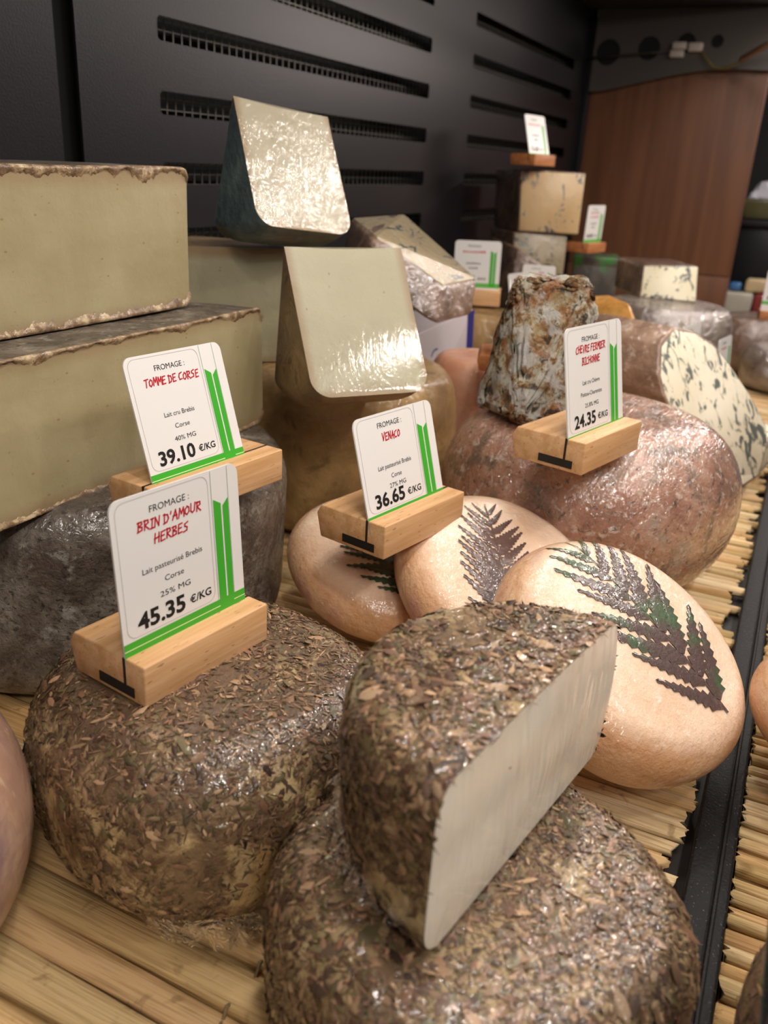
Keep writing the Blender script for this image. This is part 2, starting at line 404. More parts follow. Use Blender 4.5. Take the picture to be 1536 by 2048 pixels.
face = patches(t, t.ramp(t.noise(20, 6, .62, .5), [(.3, srgb('#e2b894')), (.5, srgb('#eccdb2')), (.7, srgb('#f1dcc6'))]), [(srgb('#f6ebdc'), 130, .60, .72, .6), (srgb('#dca886'), 18, .58, .75, .4)])
side = patches(t, t.ramp(t.noise(16, 6, .62, .5), [(.3, srgb('#c78d5c')), (.5, srgb('#d9a97e')), (.7, srgb('#e4bf9c'))]), [(srgb('#b87d4c'), 190, .52, .68, .5, (.4, .4, 1.8)), (srgb('#c58a82'), 9, .50, .62, .85), (srgb('#f0dcc4'), 70, .60, .72, .35)])
sx = t.n('SeparateXYZ'); t.l(t.tc.outputs['Object'], sx.inputs[0]); rr = t.math('SQRT', t.math('ADD', t.math('MULTIPLY', sx.outputs[0], sx.outputs[0]), t.math('MULTIPLY', sx.outputs[1], sx.outputs[1])))
mk = t.math('ADD', t.math('MULTIPLY_ADD', rr, 1.0, t.math('MULTIPLY', t.noise(35, 4), .014)), t.math('MULTIPLY', t.sstep(sx.outputs[2], .012, .036, 1, 0), .02))
t.set(Base_Color=t.mix(t.sstep(mk, .058, .073), face, side), Roughness=.55, Subsurface_Weight=.15, Subsurface_Radius=(.006, .004, .002), Subsurface_Scale=1.)
t.setv(t.b.inputs['Normal'], t.bump(t.math('ADD', t.noise(330, 5, .65), t.noise(90, 3)), .0009)); t.film(.75, .06, .75, 1.6); M_pale = t.m
M_bigrind = rind_mat('big_wheel_rind', [(.3, srgb('#6b4938')), (.45, srgb('#9c6c57')), (.58, srgb('#b58a74')), (.72, srgb('#a2938a'))], 24,
    [(srgb('#5a4a3c'), 30, .50, .62, .8), (srgb('#b9796a'), 14, .55, .68, .6), (srgb('#cbb8ab'), 170, .55, .66, .75), (srgb('#362a22'), 210, .57, .66, .8), (srgb('#c27a52'), 16, .60, .70, .5)], .0016, 240, dict(weight=1., rough=.07, amt=1.1, scale=1.5, stretch=(.4, 1.6, 1), ior=2.2))
M_ochre = rind_mat('ochre_rind', [(.3, srgb('#6f5230')), (.5, srgb('#9a7848')), (.7, srgb('#b8935e'))], 22, [(srgb('#584020'), 50, .58, .7, .5), (srgb('#c9a678'), 70, .6, .7, .4, (1, 1, .25))], .0008, 120, dict(weight=.8, rough=.1, amt=.9))
M_pink = rind_mat('pink_orange_rind', [(.3, srgb('#b87858')), (.5, srgb('#cf9678')), (.7, srgb('#dcae94'))], 22, [(srgb('#e2c0ac'), 60, .6, .7, .5, (1, 1, .2))], .0006, 120, dict(weight=.8, rough=.1, amt=.6))
M_mpaste = paste_mat('wedge_paste', srgb('#a7a185'), srgb('#9d967a'), dict(weight=.22, rough=.06, amt=.09, scale=1.3, stretch=(.5, 1, 1.6)), redge=.098)
M_mpaste2 = paste_mat('wedge_paste_glossy', srgb('#aea48d'), srgb('#a39980'), dict(weight=1., rough=.05, amt=.7, scale=1.4, stretch=(.5, 1, 1.6)), redge=.093)
M_mrind = rind_mat('wedge_rind', [(.3, srgb('#6a5540')), (.5, srgb('#8a7150')), (.7, srgb('#a88c62'))], 40, [(srgb('#4e4034'), 80, .57, .68, .6)], .0008, 160, dict(weight=.5, rough=.15, amt=.6))
M_bluegrey = rind_mat('bluegrey_rind', [(.3, srgb('#4b5a5c')), (.5, srgb('#66797a')), (.7, srgb('#80918e'))], 30, [(srgb('#8b7452'), 14, .62, .7, .6), (srgb('#3a3f58'), 16, .6, .7, .5)], .0012, 150, dict(weight=.5, rough=.14, amt=.6))
# mouldy goat cheese
t = NT('goat_rind'); c = t.ramp(t.noise(78, 10, .74, .4), [(.33, srgb('#5a3c20')), (.42, srgb('#8f6338')), (.47, srgb('#b58f60')), (.51, srgb('#d2c6ab')), (.62, srgb('#eae4d8'))])
c = patches(t, c, [(srgb('#b8692f'), 34, .50, .60, .65), (srgb('#40342a'), 150, .56, .62, .85), (srgb('#c9a15e'), 60, .55, .65, .6), (srgb('#84845c'), 60, .60, .7, .4), (srgb('#f4f1ea'), 45, .53, .60, .75), (srgb('#5a3d26'), 34, .63, .68, .8)])
t.set(Base_Color=c, Roughness=.75); t.setv(t.b.inputs['Normal'], t.bump(t.noise(130, 10, .75, .5), .008, 1.)); M_goat = t.m
VE = srgb('#4b5a60')
M_blueface = paste_mat('blue_paste', srgb('#efe6d2'), srgb('#e7dcc4'), dict(weight=.2, rough=.2, amt=.4), (srgb('#56615f'), 82, .655, ((1, 1, .42), (0, .6, 0))), False)
M_blueface2 = paste_mat('blue_paste_tan', srgb('#d8b98c'), srgb('#cda878'), dict(weight=.3, rough=.2, amt=.5), (srgb('#4e4f58'), 70, .69, ((1, 1, .5), (0, 0, 0))), False)
M_blueface3 = paste_mat('blue_paste_pale', srgb('#e6dcc0'), srgb('#dccfac'), dict(weight=.3, rough=.2, amt=.5), (srgb('#2e3a40'), 75, .66, ((1, 1, .8), (0, 0, 0))), False)
M_bluetop = paste_mat('blue_paste_grey', srgb('#a8977a'), srgb('#948466'), dict(weight=.8, rough=.1, amt=.8), (srgb('#3e4648'), 80, .67, ((.4, 1, 1), (0, 0, .4))), False)
M_bluerind = rind_mat('blue_rind', [(.3, srgb('#5f4636')), (.5, srgb('#8a6a54')), (.7, srgb('#b0937c'))], 25, [(srgb('#c77a4c'), 20, .6, .68, .6), (srgb('#d2c0b0'), 80, .6, .68, .5)], .002, 90, dict(weight=.9, rough=.12, amt=1.2))
M_brownwrap = rind_mat('brown_wrapped', [(.3, srgb('#3e2c22')), (.5, srgb('#664c3c')), (.7, srgb('#8a6c58'))], 25, [(srgb('#a58c7c'), 60, .6, .7, .5)], .002, 90, dict(weight=1., rough=.08, amt=1.5, ior=2.))
M_foilwrap = rind_mat('shiny_wrapped', [(.3, srgb('#4c3d36')), (.5, srgb('#6f5f56')), (.7, srgb('#94867c'))], 25, [], .002, 60, dict(weight=1., rough=.07, amt=2.2, ior=2.6))
M_orange = rind_mat('orange_rind', [(.3, srgb('#a86f2c')), (.5, srgb('#cf9346')), (.7, srgb('#dfae66'))], 30, [(srgb('#8a6a48'), 50, .58, .68, .6)], .0015, 90, dict(weight=.5, rough=.15, amt=1.))
M_greenish = rind_mat('greenish_rind', [(.3, srgb('#5c5138')), (.5, srgb('#857852')), (.7, srgb('#a89c74'))], 25, [(srgb('#9b6f50'), 40, .58, .68, .5), (srgb('#c9c2ae'), 50, .6, .7, .5)], .001, 90, dict(weight=.7, rough=.12, amt=.9))
M_purple = rind_mat('mauve_rind', [(.3, srgb('#8a6a62')), (.5, srgb('#a9826c')), (.7, srgb('#c9a688'))], 16, [(srgb('#85686e'), 14, .5, .62, .8), (srgb('#d9bc9a'), 150, .58, .68, .5, (1, 1, .1))], .0006, 160, dict(weight=.7, rough=.12, amt=.5))
M_darkherb = rind_mat('dark_herb_rind', [(.3, srgb('#3c2a22')), (.5, srgb('#6b5140')), (.7, srgb('#8d6f56'))], 50, [(srgb('#2c2019'), 200, .55, .65, .7)], .0015, 180, dict(weight=.5, rough=.15, amt=.7))  # herb rind in darkened browns, the shade on this wheel put into its colour
# straw
t = NT('straw'); oi = t.n('ObjectInfo'); v = t.co((1, .03, 1))
c = t.ramp(oi.outputs['Random'], [(0, srgb('#cfa36a')), (.3, srgb('#e3c08c')), (.55, srgb('#bd9f68')), (.8, srgb('#ecd0a2')), (1, srgb('#b98d5a'))])
c = t.mix(t.sstep(t.noise(900, 3, .6, .2, v), .45, .68, 0, .45), c, srgb('#8d6a3e')); c = t.mix(t.sstep(t.noise(70, 3, .6, .5), .60, .72, 0, .55), c, srgb('#7a5a38'))
t.set(Base_Color=c, Roughness=.5); t.setv(t.b.inputs['Normal'], t.bump(t.noise(1100, 3, .5, 0, v), .0005)); M_straw = t.m
M_twine = rind_mat('twine', [(.3, srgb('#5c4a30')), (.7, srgb('#8f7a52'))], 300, [], .0006, 500)
# fern
t = NT('fern'); c = t.mix(t.sstep(t.noise(26, 3, .6), .47, .60), srgb('#4c342f'), srgb('#34522b')); c = t.mix(t.sstep(t.noise(300, 3, .6), .45, .7, 0, .5), c, srgb('#2c211c'))
t.set(Base_Color=c, Roughness=.5); t.setv(t.b.inputs['Normal'], t.bump(t.noise(500, 3), .0004)); t.film(.8, .1, .5, 1.4); M_fern = t.m
t = NT('fern_brown'); c = t.mix(t.sstep(t.noise(40, 3, .6), .4, .6), srgb('#5d4540'), srgb('#4a3531'))
t.set(Base_Color=c, Roughness=.5); t.film(.9, .1, .7, 1.4); M_fernb = t.m
t = NT('fern_green'); c = t.mix(t.sstep(t.noise(60, 3, .6), .4, .6), srgb('#2f4d2c'), srgb('#243522')); t.set(Base_Color=c, Roughness=.5); t.film(.8, .1, .5, 1.4); M_ferng = t.m

# clear film standing free of the cheese
t = NT('cling_film'); gl = t.n('BsdfGlossy'); gl.inputs['Roughness'].default_value = .06; gl.inputs['Color'].default_value = (1, 1, 1, 1)
tr = t.n('BsdfTransparent'); mx = t.n('MixShader'); fr = t.n('LayerWeight'); fr.inputs['Blend'].default_value = .25
nb = t.bump(t.noise(120, 3, .6, 1.5), .006); t.l(nb, gl.inputs['Normal']); t.l(nb, fr.inputs['Normal'])
t.l(t.math('MULTIPLY_ADD', fr.outputs['Fresnel'], .8, .03), mx.inputs[0]); t.l(tr.outputs[0], mx.inputs[1]); t.l(gl.outputs[0], mx.inputs[2]); t.l(mx.outputs[0], t.out.inputs[0]); M_film = t.m
t = NT('green_glass'); gl = t.n('BsdfGlossy'); gl.inputs['Roughness'].default_value = .03
tr = t.n('BsdfTransparent'); tr.inputs[0].default_value = srgb('#f4faf7'); mx = t.n('MixShader'); fr = t.n('Fresnel')
t.l(fr.outputs[0], mx.inputs[0]); t.l(tr.outputs[0], mx.inputs[1]); t.l(gl.outputs[0], mx.inputs[2]); t.l(mx.outputs[0], t.out.inputs[0]); M_glass = t.m
M_glassedge = plain('glass_edge', srgb('#1d6a58'), .2)

# ------------------------------------------------------------------ the display case (setting)
WY = .5                                   # back panel plane
def slot_spline(cu, x0, x1, z0, z1, r):
    pts = []
    for (cx, cz, a) in ((x1-r, z0+r, -90), (x1-r, z1-r, 0), (x0+r, z1-r, 90), (x0+r, z0+r, 180)):
        for k in range(5): t_ = math.radians(a+22.5*k); pts.append((cx+r*math.cos(t_), cz+r*math.sin(t_)))
    sp = cu.splines.new('POLY'); sp.points.add(len(pts)-1)
    for p, q in zip(sp.points, pts): p.co = (*q, 0, 1)
    sp.use_cyclic_u = True
def slotted(name, x0, x1, z0, z1, holes, y, thick=.0012, r=.004, mat=None):
    cu = bpy.data.curves.new(name, 'CURVE'); cu.dimensions = '2D'; cu.fill_mode = 'BOTH'; cu.extrude = thick
    slot_spline(cu, x0, x1, z0, z1, .001)
    for h in holes: slot_spline(cu, *h, r)
    tmp = bpy.data.objects.new('tmp', cu); me = bpy.data.meshes.new_from_object(tmp); bpy.data.objects.remove(tmp); bpy.data.curves.remove(cu)
    o = link(name, me, mat or M_panel, None, False); o.rotation_euler = (PI/2, 0, 0); o.location = (0, y, 0); return o
rows = [.474, .4206, .3672, .3138, .2604, .207, .1536, .1]
holes = [(xa, xb, zt-.0175, zt) for zt in rows for xa, xb in ((.612, 1.158), (1.312, 1.872))]
struct(slotted('wall_back', .523, 1.965, 0, .60, holes, WY))
struct(slotted('wall_left', -.4, .503, 0, .60, [(-.13, .40, zt-.0175, zt) for zt in rows], WY))
struct(hull('trim_1', box_pts(.49, .54, WY+.012, WY+.016, 0, .6), M_dark, bevel=0))
struct(hull('wall_rear', box_pts(-.4, 1.99, WY+.09, WY+.095, 0, .6), M_dark, bevel=0))
# wire grille behind the slots
V = []; F = []
def bar(x0, x1, y0, y1, z0, z1):
    b = len(V); V.extend(box_pts(x0, x1, y0, y1, z0, z1)); F.extend([tuple(b+i for i in f) for f in ((0, 1, 3, 2), (4, 6, 7, 5), (0, 4, 5, 1), (2, 3, 7, 6), (0, 2, 6, 4), (1, 5, 7, 3))])
for i in range(125): x = .52+i*.0115; bar(x, x+.0006, WY+.020, WY+.0206, .08, .52)
for i in range(52): z = .08+i*.0085; bar(.52, 1.96, WY+.0206, WY+.0212, z, z+.0006)
gr = link('wire_grille', mesh_of(V, F), M_wire, None, False); tag(gr, 'fine wire grille seen through the slots of the black back panel', 'grille'); gr['kind'] = 'stuff'
bx = hull('pale_duct', box_pts(.60, .775, WY+.045, WY+.075, .40, .47), plain('duct', srgb('#e8c9a8'), .6), None, .004)
bx['kind'] = 'structure'
area('strip_lamp_light', (2.15, -.25, .555), (1.0, .5, .40), .35, .03, 2.2, (1.0, .86, .78))  # added light beyond the end panel, for the glow on the back panel
area('duct_fill_light', (.70, WY+.028, .50), (.70, WY+.05, .43), .12, .015, .5, (1, .8, .6))  # added fill light, not a fitting: brightens the pale duct behind the slot

struct(hull('floor', box_pts(-.5, 2.9, -.6, .6, -.03, -.012), M_shelf, bevel=0))
struct(hull('ceiling', box_pts(-.4, 1.99, .10, .6, .575, .6), plain('canopy', srgb('#241a16'), .7), bevel=.002))
# end panel
ep = struct(hull('wall_end', box_pts(1.975, 1.995, .145, .486, .084, .56), M_lam, bevel=.001))
struct(hull('wall_end_lower', box_pts(1.973, 1.997, .145, .49, -.012, .0825), M_lam, bevel=.001))
struct(hull('trim_2', box_pts(1.962, 1.99, .486, .4995, 0, .56), M_black, bevel=.001))
struct(hull('wall_far', box_pts(2.7, 2.72, -.6, .6, -.03, .8), plain('far_dark', srgb('#16161a'), .5), bevel=0))
# metal bracket plate with cable holes under the canopy, curved lower edge
cu = bpy.data.curves.new('p', 'CURVE'); cu.dimensions = '2D'; cu.fill_mode = 'BOTH'; cu.extrude = .001
edge = [(-.484, .425), (-.46, .426), (-.42, .434), (-.36, .448), (-.31, .4585), (-.26, .466), (-.20, .468), (-.13, .466)]
sp = cu.splines.new('POLY'); pts = edge+[(-.13, .573), (-.484, .573)]; sp.points.add(len(pts)-1)
for p, q in zip(sp.points, pts): p.co = (*q, 0, 1)
sp.use_cyclic_u = True
for (y, z, r) in ((.455, .497, .024), (.375, .504, .0215), (.305, .514, .017), (.248, .516, .0115)):
    sp = cu.splines.new('POLY'); sp.points.add(23)
    for k, p in enumerate(sp.points): p.co = (-y+r*math.cos(k*PI/12), z+r*math.sin(k*PI/12), 0, 1)
    sp.use_cyclic_u = True
tmp = bpy.data.objects.new('tmp', cu); me = bpy.data.meshes.new_from_object(tmp); bpy.data.objects.remove(tmp); bpy.data.curves.remove(cu)
bp = link('metal_bracket_plate', me, plain('plate', srgb('#5a5552'), .35, .4), None, False); bp.matrix_basis = frame((1.955, 0, 0), (0, -1, 0), (-1, 0, 0))
tag(bp, 'grey metal plate with four round cable holes under the canopy', 'bracket')
struct(hull('plate_hole_backing', box_pts(1.957, 1.973, .135, .485, .47, .573), M_dark, bevel=0))  # near-black sheet behind the plate's holes, standing in for their shaded depth
M_conn = plain('connector_white', srgb('#b9aea6'), .5)
for (y, z, l_) in ((.315, .507, 'upper left of the three white cable connectors on the bracket plate'), (.318, .493, 'lower left of the three white cable connectors, below its twin'), (.285, .5045, 'rightmost of the three white cable connectors, beside the small hole')):
    s_ = .011 if 'right' in l_ else .009
    tag(hull('cable_connector', box_pts(1.938, 1.950, y-.013, y+.013, z-s_*.7, z+s_*.7), M_conn, None, .002), l_, 'connector', 'white cable connectors')
tag(tube('cable', [(1.945, .49, .485), (1.944, .43, .489), (1.942, .37, .494), (1.943, .335, .497)], .0022, plain('cable_dark', srgb('#2e2a22'), .5), None), 'dark cable running from the corner to the connectors', 'cable')
tag(tube('cable', [(1.943, .275, .501), (1.94, .262, .485), (1.935, .245, .470), (1.925, .222, .466), (1.915, .20, .474), (1.905, .192, .48)], .0022, plain('cable_yellow', srgb('#7a6a35'), .5), None), 'yellow green cable looping from connectors to the lamp tube', 'cable')
tag(tube('lamp_tube', [(1.905, .193, .480), (1.80, .135, .497), (1.65, .06, .515)], .0055, plain('tube_white', srgb('#c9a994'), .4), None, 10), 'thin pale lamp tube at the top right below the canopy', 'lamp')

# black divider rail along the counter
root = empty('divider_rail', Matrix.Translation((.9, -.015, -.012)), 'black divider rail with a raised ridge between the two straw mats', 'divider')
hull('rail_base', box_pts(-.95, 1.0, -.009, .0085, 0, .012), M_rail, root, .0015); hull('rail_ridge', box_pts(-.95, 1.0, -.0045, -.0028, .0118, .0155), M_rail, root, .0006)

# ------------------------------------------------------------------ straw mats
def reed(x, wd, y0, y1, z, parent, seed):
    r = random.Random(seed); n = 9; V = []; F = []; k = 7; ph = r.random()*6
    for i in range(n+1):
        t_ = i/n; y = y0+(y1-y0)*t_; dx = .0012*math.sin(ph+t_*5)+(r.random()-.5)*.0008; w_ = wd*(.5+.06*math.sin(ph*2+t_*9)); hh = .0022+wd*.16
        if i in (0, n): w_ *= .85
        for j in range(k):
            a = PI*j/(k-1); V.append((x+dx-w_*math.cos(a), y+(r.random()-.5)*(.004 if i in (0, n) else 0), z+hh*math.sin(a)**.7+.0004*math.sin(ph+t_*11+j)))
        V.append((x+dx+w_*.6, y, z-.002)); V.append((x+dx-w_*.6, y, z-.002))
    m = k+2
    for i in range(n):
        for j in range(m): F.append((i*m+j, i*m+(j+1) % m, (i+1)*m+(j+1) % m, (i+1)*m+j))
    F.append(tuple(range(m))[::-1]); F.append(tuple(range(n*m, n*m+m)))
    return link('straw', mesh_of(V, F), M_straw, parent)
def mat_of_straw(label, x0, x1, y0, y1, wr, seed, n_max, twines):
    root = empty('straw_mat', Matrix.Translation((0, 0, -.0115)), label, 'mat', 'straw mats')
    r = random.Random(seed); x = x0; i = 0
    while x < x1 and i < n_max:
        wd = r.uniform(*wr)*(1.9 if x < .26 else 1); g = r.uniform(-.0004, .0012); x += wd/2
        reed(x, wd*1.03, y0+r.uniform(-.003, .009), y1, .003+r.uniform(-.001, .002), root, seed*1000+i); x += wd/2+g; i += 1
    for ty in twines:
        pts = []; xx = x0
        while xx < min(x1, x): pts.append((xx, ty+.0012*math.sin(xx*300), .0078+.0012*math.sin(xx*700))); xx += .004
        tube('binding_twine', pts, .0007, M_twine, root, 5)
    # dark underlayer of fine straws
    V.clear(); F.clear()
    q = x0
    while q < x1: bar(q, q+r.uniform(.003, .005), y0+.01, y1, -.001, .0015+r.uniform(0, .001)); q += r.uniform(.004, .006)
    u = link('under_straws', mesh_of(V[:], F[:]), M_straw, root, False); u['kind'] = 'stuff'
    return root
mat_of_straw('wide straw mat under most of the cheeses, left of the black rail', .06, 1.93, -.005, .485, (.0062, .0105), 3, 240, (.127, .36))
mat_of_straw('second straw mat on the right side of the black rail', .15, .9, -.30, -.0255, (.006, .0095), 5, 90, (-.12,))
struct(hull('rear_light_block', box_pts(1.972, 1.978, WY-.01, WY+.095, 0, .6), M_dark, bevel=0))  # unseen plate, added to keep outside light out from behind the slots

# ------------------------------------------------------------------ price signs
STROKES = {  # hand lettering, unit box about .6 wide
 'A': [[(0, 0), (.32, 1), (.56, -.05)], [(.05, .38), (.52, .42)]], 'B': [[(.06, 0), (.08, 1)], [(-.05, .95), (.42, .98), (.46, .75), (.1, .52), (.5, .42), (.5, .12), (.0, 0)]],
 'C': [[(.52, .95), (.12, .8), (.0, .4), (.14, .05), (.55, .1)]], 'D': [[(.08, 0), (.06, 1)], [(-.06, .93), (.42, .85), (.56, .45), (.38, .1), (.0, -.02)]],
 'E': [[(.5, 1), (.06, .95), (.04, 0), (.52, .05)], [(.04, .5), (.42, .55)]], 'F': [[(.55, 1), (.06, .95), (.02, 0)], [(.04, .5), (.42, .56)]],
 'H': [[(.04, 1), (.0, 0)], [(.52, 1), (.5, 0)], [(-.04, .45), (.56, .55)]], 'I': [[(.0, .97), (.34, 1)], [(.18, .97), (.15, .03)], [(-.02, 0), (.34, .03)]],
 'L': [[(.05, 1), (.02, .03), (.5, .06)]], 'M': [[(0, 0), (.1, 1), (.32, .4), (.55, 1), (.66, 0)]], 'N': [[(.02, 0), (.05, 1), (.48, .05), (.54, 1.02)]],
 'O': [[(.3, .9), (.04, .65), (.06, .2), (.3, .03), (.54, .3), (.5, .75), (.26, .92)]], 'R': [[(.05, 0), (.06, 1)], [(-.05, .95), (.42, .95), (.46, .68), (.08, .46), (.56, -.02)]],
 'S': [[(.5, .98), (.1, .82), (.12, .6), (.45, .42), (.4, .1), (-.02, .0)]], 'T': [[(-.02, .93), (.6, 1)], [(.3, .95), (.26, 0)]],
 'U': [[(.02, 1), (.04, .2), (.24, 0), (.48, .18), (.54, 1)]], 'V': [[(0, .98), (.24, 0), (.58, 1.05)]], "'": [[(.1, 1.05), (.06, .8)]], ' ': []}
def hand_text(s_, cx, y, width, h, V, F, z, th):
    adv = [(.35 if c in "' " else (.5 if c == 'I' else .78)) for c in s_]; tot = sum(adv); k = width/tot; x = cx-width/2; r = random.Random(len(s_)*7+ord(s_[0]))
    for c, a in zip(s_, adv):
        dy = r.uniform(-.06, .06)*h; sl = .12
        for st in STROKES.get(c, []):
            P = [(x+(px+sl*py)*k*1.05, y+py*h+dy) for px, py in st]
            for (ax, ay), (bx_, by) in zip(P, P[1:]):
                dx, dyy = bx_-ax, by-ay; L = math.hypot(dx, dyy) or 1; ux, uy = dx/L*th*.45, dyy/L*th*.45; nx, ny = -dyy/L*th/2, dx/L*th/2
                b = len(V); V.extend([(ax-ux+nx, ay-uy+ny, z), (ax-ux-nx, ay-uy-ny, z), (bx_+ux-nx, by+uy-ny, z), (bx_+ux+nx, by+uy+ny, z)]); F.append((b, b+1, b+2, b+3))
        x += a*k
def type_text(body, cx, y, width, h, V, F, z, bold=0.):
    cu = bpy.data.curves.new('t', 'FONT'); cu.body = body; cu.resolution_u = 3; cu.offset = bold
    o = bpy.data.objects.new('t', cu); me = bpy.data.meshes.new_from_object(o); bpy.data.objects.remove(o)
    P = np.array([v.co[:2] for v in me.vertices]); lo, hi = P.min(0), P.max(0); sx = width/(hi[0]-lo[0]); sy = h/.73 if any(c.isupper() or c.isdigit() for c in body) else h
    b = len(V); V.extend([(cx-width/2+(p[0]-lo[0])*sx, y+p[1]*sy, z) for p in P]); F.extend([tuple(b+i for i in f.vertices) for f in me.polygons]); bpy.data.meshes.remove(me); bpy.data.curves.remove(cu)
def blur_text(n, cx, y, width, h, V, F, z):
    # far print too small to read in the photo: only the rhythm of its strokes
    r = random.Random(n*13+int(width*1e5)); x = cx-width/2; p = width/n
    for i in range(n): hh = h*r.uniform(.6, 1); q = len(V); V.extend([(x, y, z), (x+p*.62, y, z), (x+p*.62, y+hh, z), (x, y+hh, z)]); F.append((q, q+1, q+2, q+3)); x += p
def rrect(x0, x1, y0, y1, r, n=5):
    return [(cx+r*math.cos(math.radians(a+90*k/n)), cy+r*math.sin(math.radians(a+90*k/n))) for cx, cy, a in ((x1-r, y0+r, -90), (x1-r, y1-r, 0), (x0+r, y1-r, 90), (x0+r, y0+r, 180)) for k in range(n+1)]
def flat(polys, z): 
    V_, F_ = [], []
    for p in polys: b = len(V_); V_.extend([(x, y, z) for x, y in p]); F_.append(tuple(range(b, b+len(p))))
    return mesh_of(V_, F_)
def price_sign(label, BL, e, up, W, vis, red, lines, price, base=True, bmat=None, group='price signs', H=None, blur=False, depth=.0435, bh=.0172, left=0., extra=.003, cut=None):
    """BL: world point where the card's left edge meets the wood, e: direction along the card, up: card's up, vis: visible height"""
    e = Vector(e).normalized(); zc = Vector((0, 0, 1)); eh = Vector((e.x, e.y, 0)).normalized(); nb = zc.cross(eh)
    k = W/.062; org = Vector(BL)-eh*left-nb*.0108*k-zc*bh*k if base else Vector(BL)
    M = frame(org, eh, zc); root = empty('price_sign', M, label, 'price sign', group); Mi = M.inverted()
    if base:
        L = W+left+extra; d = depth*k; h = bh*k
        y1 = .0108*k
        prof = [(0, 0), (0, h), (d-.003*k, h), (d, h*.72), (d-.003*k, 0)]
        bo = hull('wooden_base', [(x, y, z) for x in (0, L) for y, z in prof], bmat or M_beech, root, .0007, 2)
        kerf = hull('slot', box_pts(-.0002, L+.0002, y1-.0005, y1+.0008, h*.35, h+.0001), plain('kerf', srgb('#2c1a10'), .8) if 'kerf' not in bpy.data.materials else bpy.data.materials['kerf'], root, 0)
        if not blur: hull('worn_sticker', box_pts(-.0003, .0001, y1*.55, y1*.55+.020*k, h*.12, h*.36), M_shelf, root, 0)
    up = Vector(up).normalized(); up = (up-e*up.dot(e)).normalized(); nz_ = e.cross(up)
    Mc = Matrix((e, up, nz_)).transposed().to_4x4(); Mc.translation = Vector(BL)+nz_*.0004; Mc = Mi@Mc
    Hc = H or .0605*k; y0 = -.0075*k if cut is None else cut; top = vis
    card = hull('card', [(x, y, z) for x, y in rrect(0, W, y0, top, .0045*k) for z in (-.0004, .0004)], M_card, root, 0, M=Mc)
    def yy(v): return top-v*Hc
    g = .00052; X = lambda u: u*W
    todo = [('FROMAGE :', X(.43), yy(.135), W*.305, .0027*k, 0)]+[(s_, X(.42), yy(v), W*wd, .00235*k, 0) for (s_, v, wd) in lines]
    todo += [(price, X(.30), yy(.855), W*.37, .0068*k, .03), ('€/KG', X(.615), yy(.835), W*.18, .0033*k, .018)]
    for (s_, cx, cy, wd, hh, bo_) in todo:
        V_, F_ = [], []
        if blur and s_ not in ('FROMAGE :', '€/KG', '13.60'): blur_text(5 if bo_ else 9, cx, cy, wd, hh, V_, F_, g)
        else: type_text(s_, cx, cy, wd, hh, V_, F_, g, bo_)
        link('printed_line', mesh_of(V_, F_), M_ink, card, False)
    V_, F_ = [], []
    for (s_, v, wd) in red: blur_text(8, X(.43), yy(v), W*wd, .003*k, V_, F_, g) if blur else hand_text(s_, X(.43), yy(v), W*wd, .0036*k, V_, F_, g, .00062*k)
    link('red_name', mesh_of(V_, F_), M_red, card, False)
    b0, b1 = yy(1.0), yy(.905); P = []
    P.append([(X(.775), b1), (X(.775), yy(.20)), (X(.838), yy(.24)), (X(.838), b1)]); P.append([(X(.852), b1), (X(.852), yy(.26)), (X(.902), yy(.215)), (X(.902), b1)])
    if cut is None or y0 < b0+.001: P.append([(X(.0), b0), (X(1), b0), (X(1), b1), (X(.0), b1)])
    link('green_stripes', flat(P, g), M_green, card, False)
    Q = [[(X(u), y0+.002), (X(u), top-.0002), (X(u+.005), top-.0002), (X(u+.005), y0+.002)] for u in (.755, .90)]
    if not blur: link('thin_lines', flat([[(X(u), b1), (X(u), top-.0003), (X(u+.0035), top-.0003), (X(u+.0035), b1)] for u in (.762, .905)], g*.98), M_line, card, False)
    if cut is None or y0 < b0+.001: link('pale_line', flat([[(0, (b0+b1)/2-.0002), (X(.775), (b0+b1)/2-.0002), (X(.775), (b0+b1)/2+.0002), (0, (b0+b1)/2+.0002)], [(X(.9), (b0+b1)/2-.0002), (X(1), (b0+b1)/2-.0002), (X(1), (b0+b1)/2+.0002), (X(.9), (b0+b1)/2+.0002)]], g*1.08), M_greenlite, card, False)
    if not blur:
        o1 = rrect(X(.035), X(.74), yy(.89), yy(.02), .004*k); o2 = rrect(X(.035)+.0002, X(.74)-.0002, yy(.89)+.0002, yy(.02)-.0002, .004*k); n = len(o1)
        link('label_outline', mesh_of([(x, y, g*.97) for x, y in o1+o2], [(i, (i+1) % n, n+(i+1) % n, n+i) for i in range(n)]), M_outline, card, False)
    return root
def yaw(d): return (math.cos(math.radians(d)), math.sin(math.radians(d)), 0)
price_sign('price card reading BRIN D\'AMOUR HERBES at 45.35 in wooden base on the herb wheel', (.2062, .1956, .0972), yaw(-9.65), (.01, .062, .998), .062, .0600, [("BRIN D'AMOUR", .235, .50), ('HERBES', .335, .27)], [('Lait pasteurisé Brebis', .51, .47), ('Corse', .605, .15), ('25% MG', .70, .24)], '45.35')
price_sign('price card reading TOMME DE CORSE at 39.10 in a wooden base', (.2943, .2545, .1256), yaw(-8.27), (.041, .282, .958), .062, .0583, [('TOMME DE CORSE', .245, .56)], [('Lait cru Brebis', .50, .31), ('Corse', .60, .15), ('40% MG', .70, .22)], '39.10', left=.005, extra=.019, depth=.036)
price_sign('price card reading VENACO at 36.65 in wooden base on the fern leaf cheese', (.3624, .175, .1009), yaw(-12.7), (.06, .26, .963), .066, .0513, [('VENACO', .26, .23)], [('Lait pasteurisé Brebis', .52, .42), ('Corse', .62, .13), ('27% MG', .71, .21)], '36.65', cut=-.012, extra=.006, H=.0555)
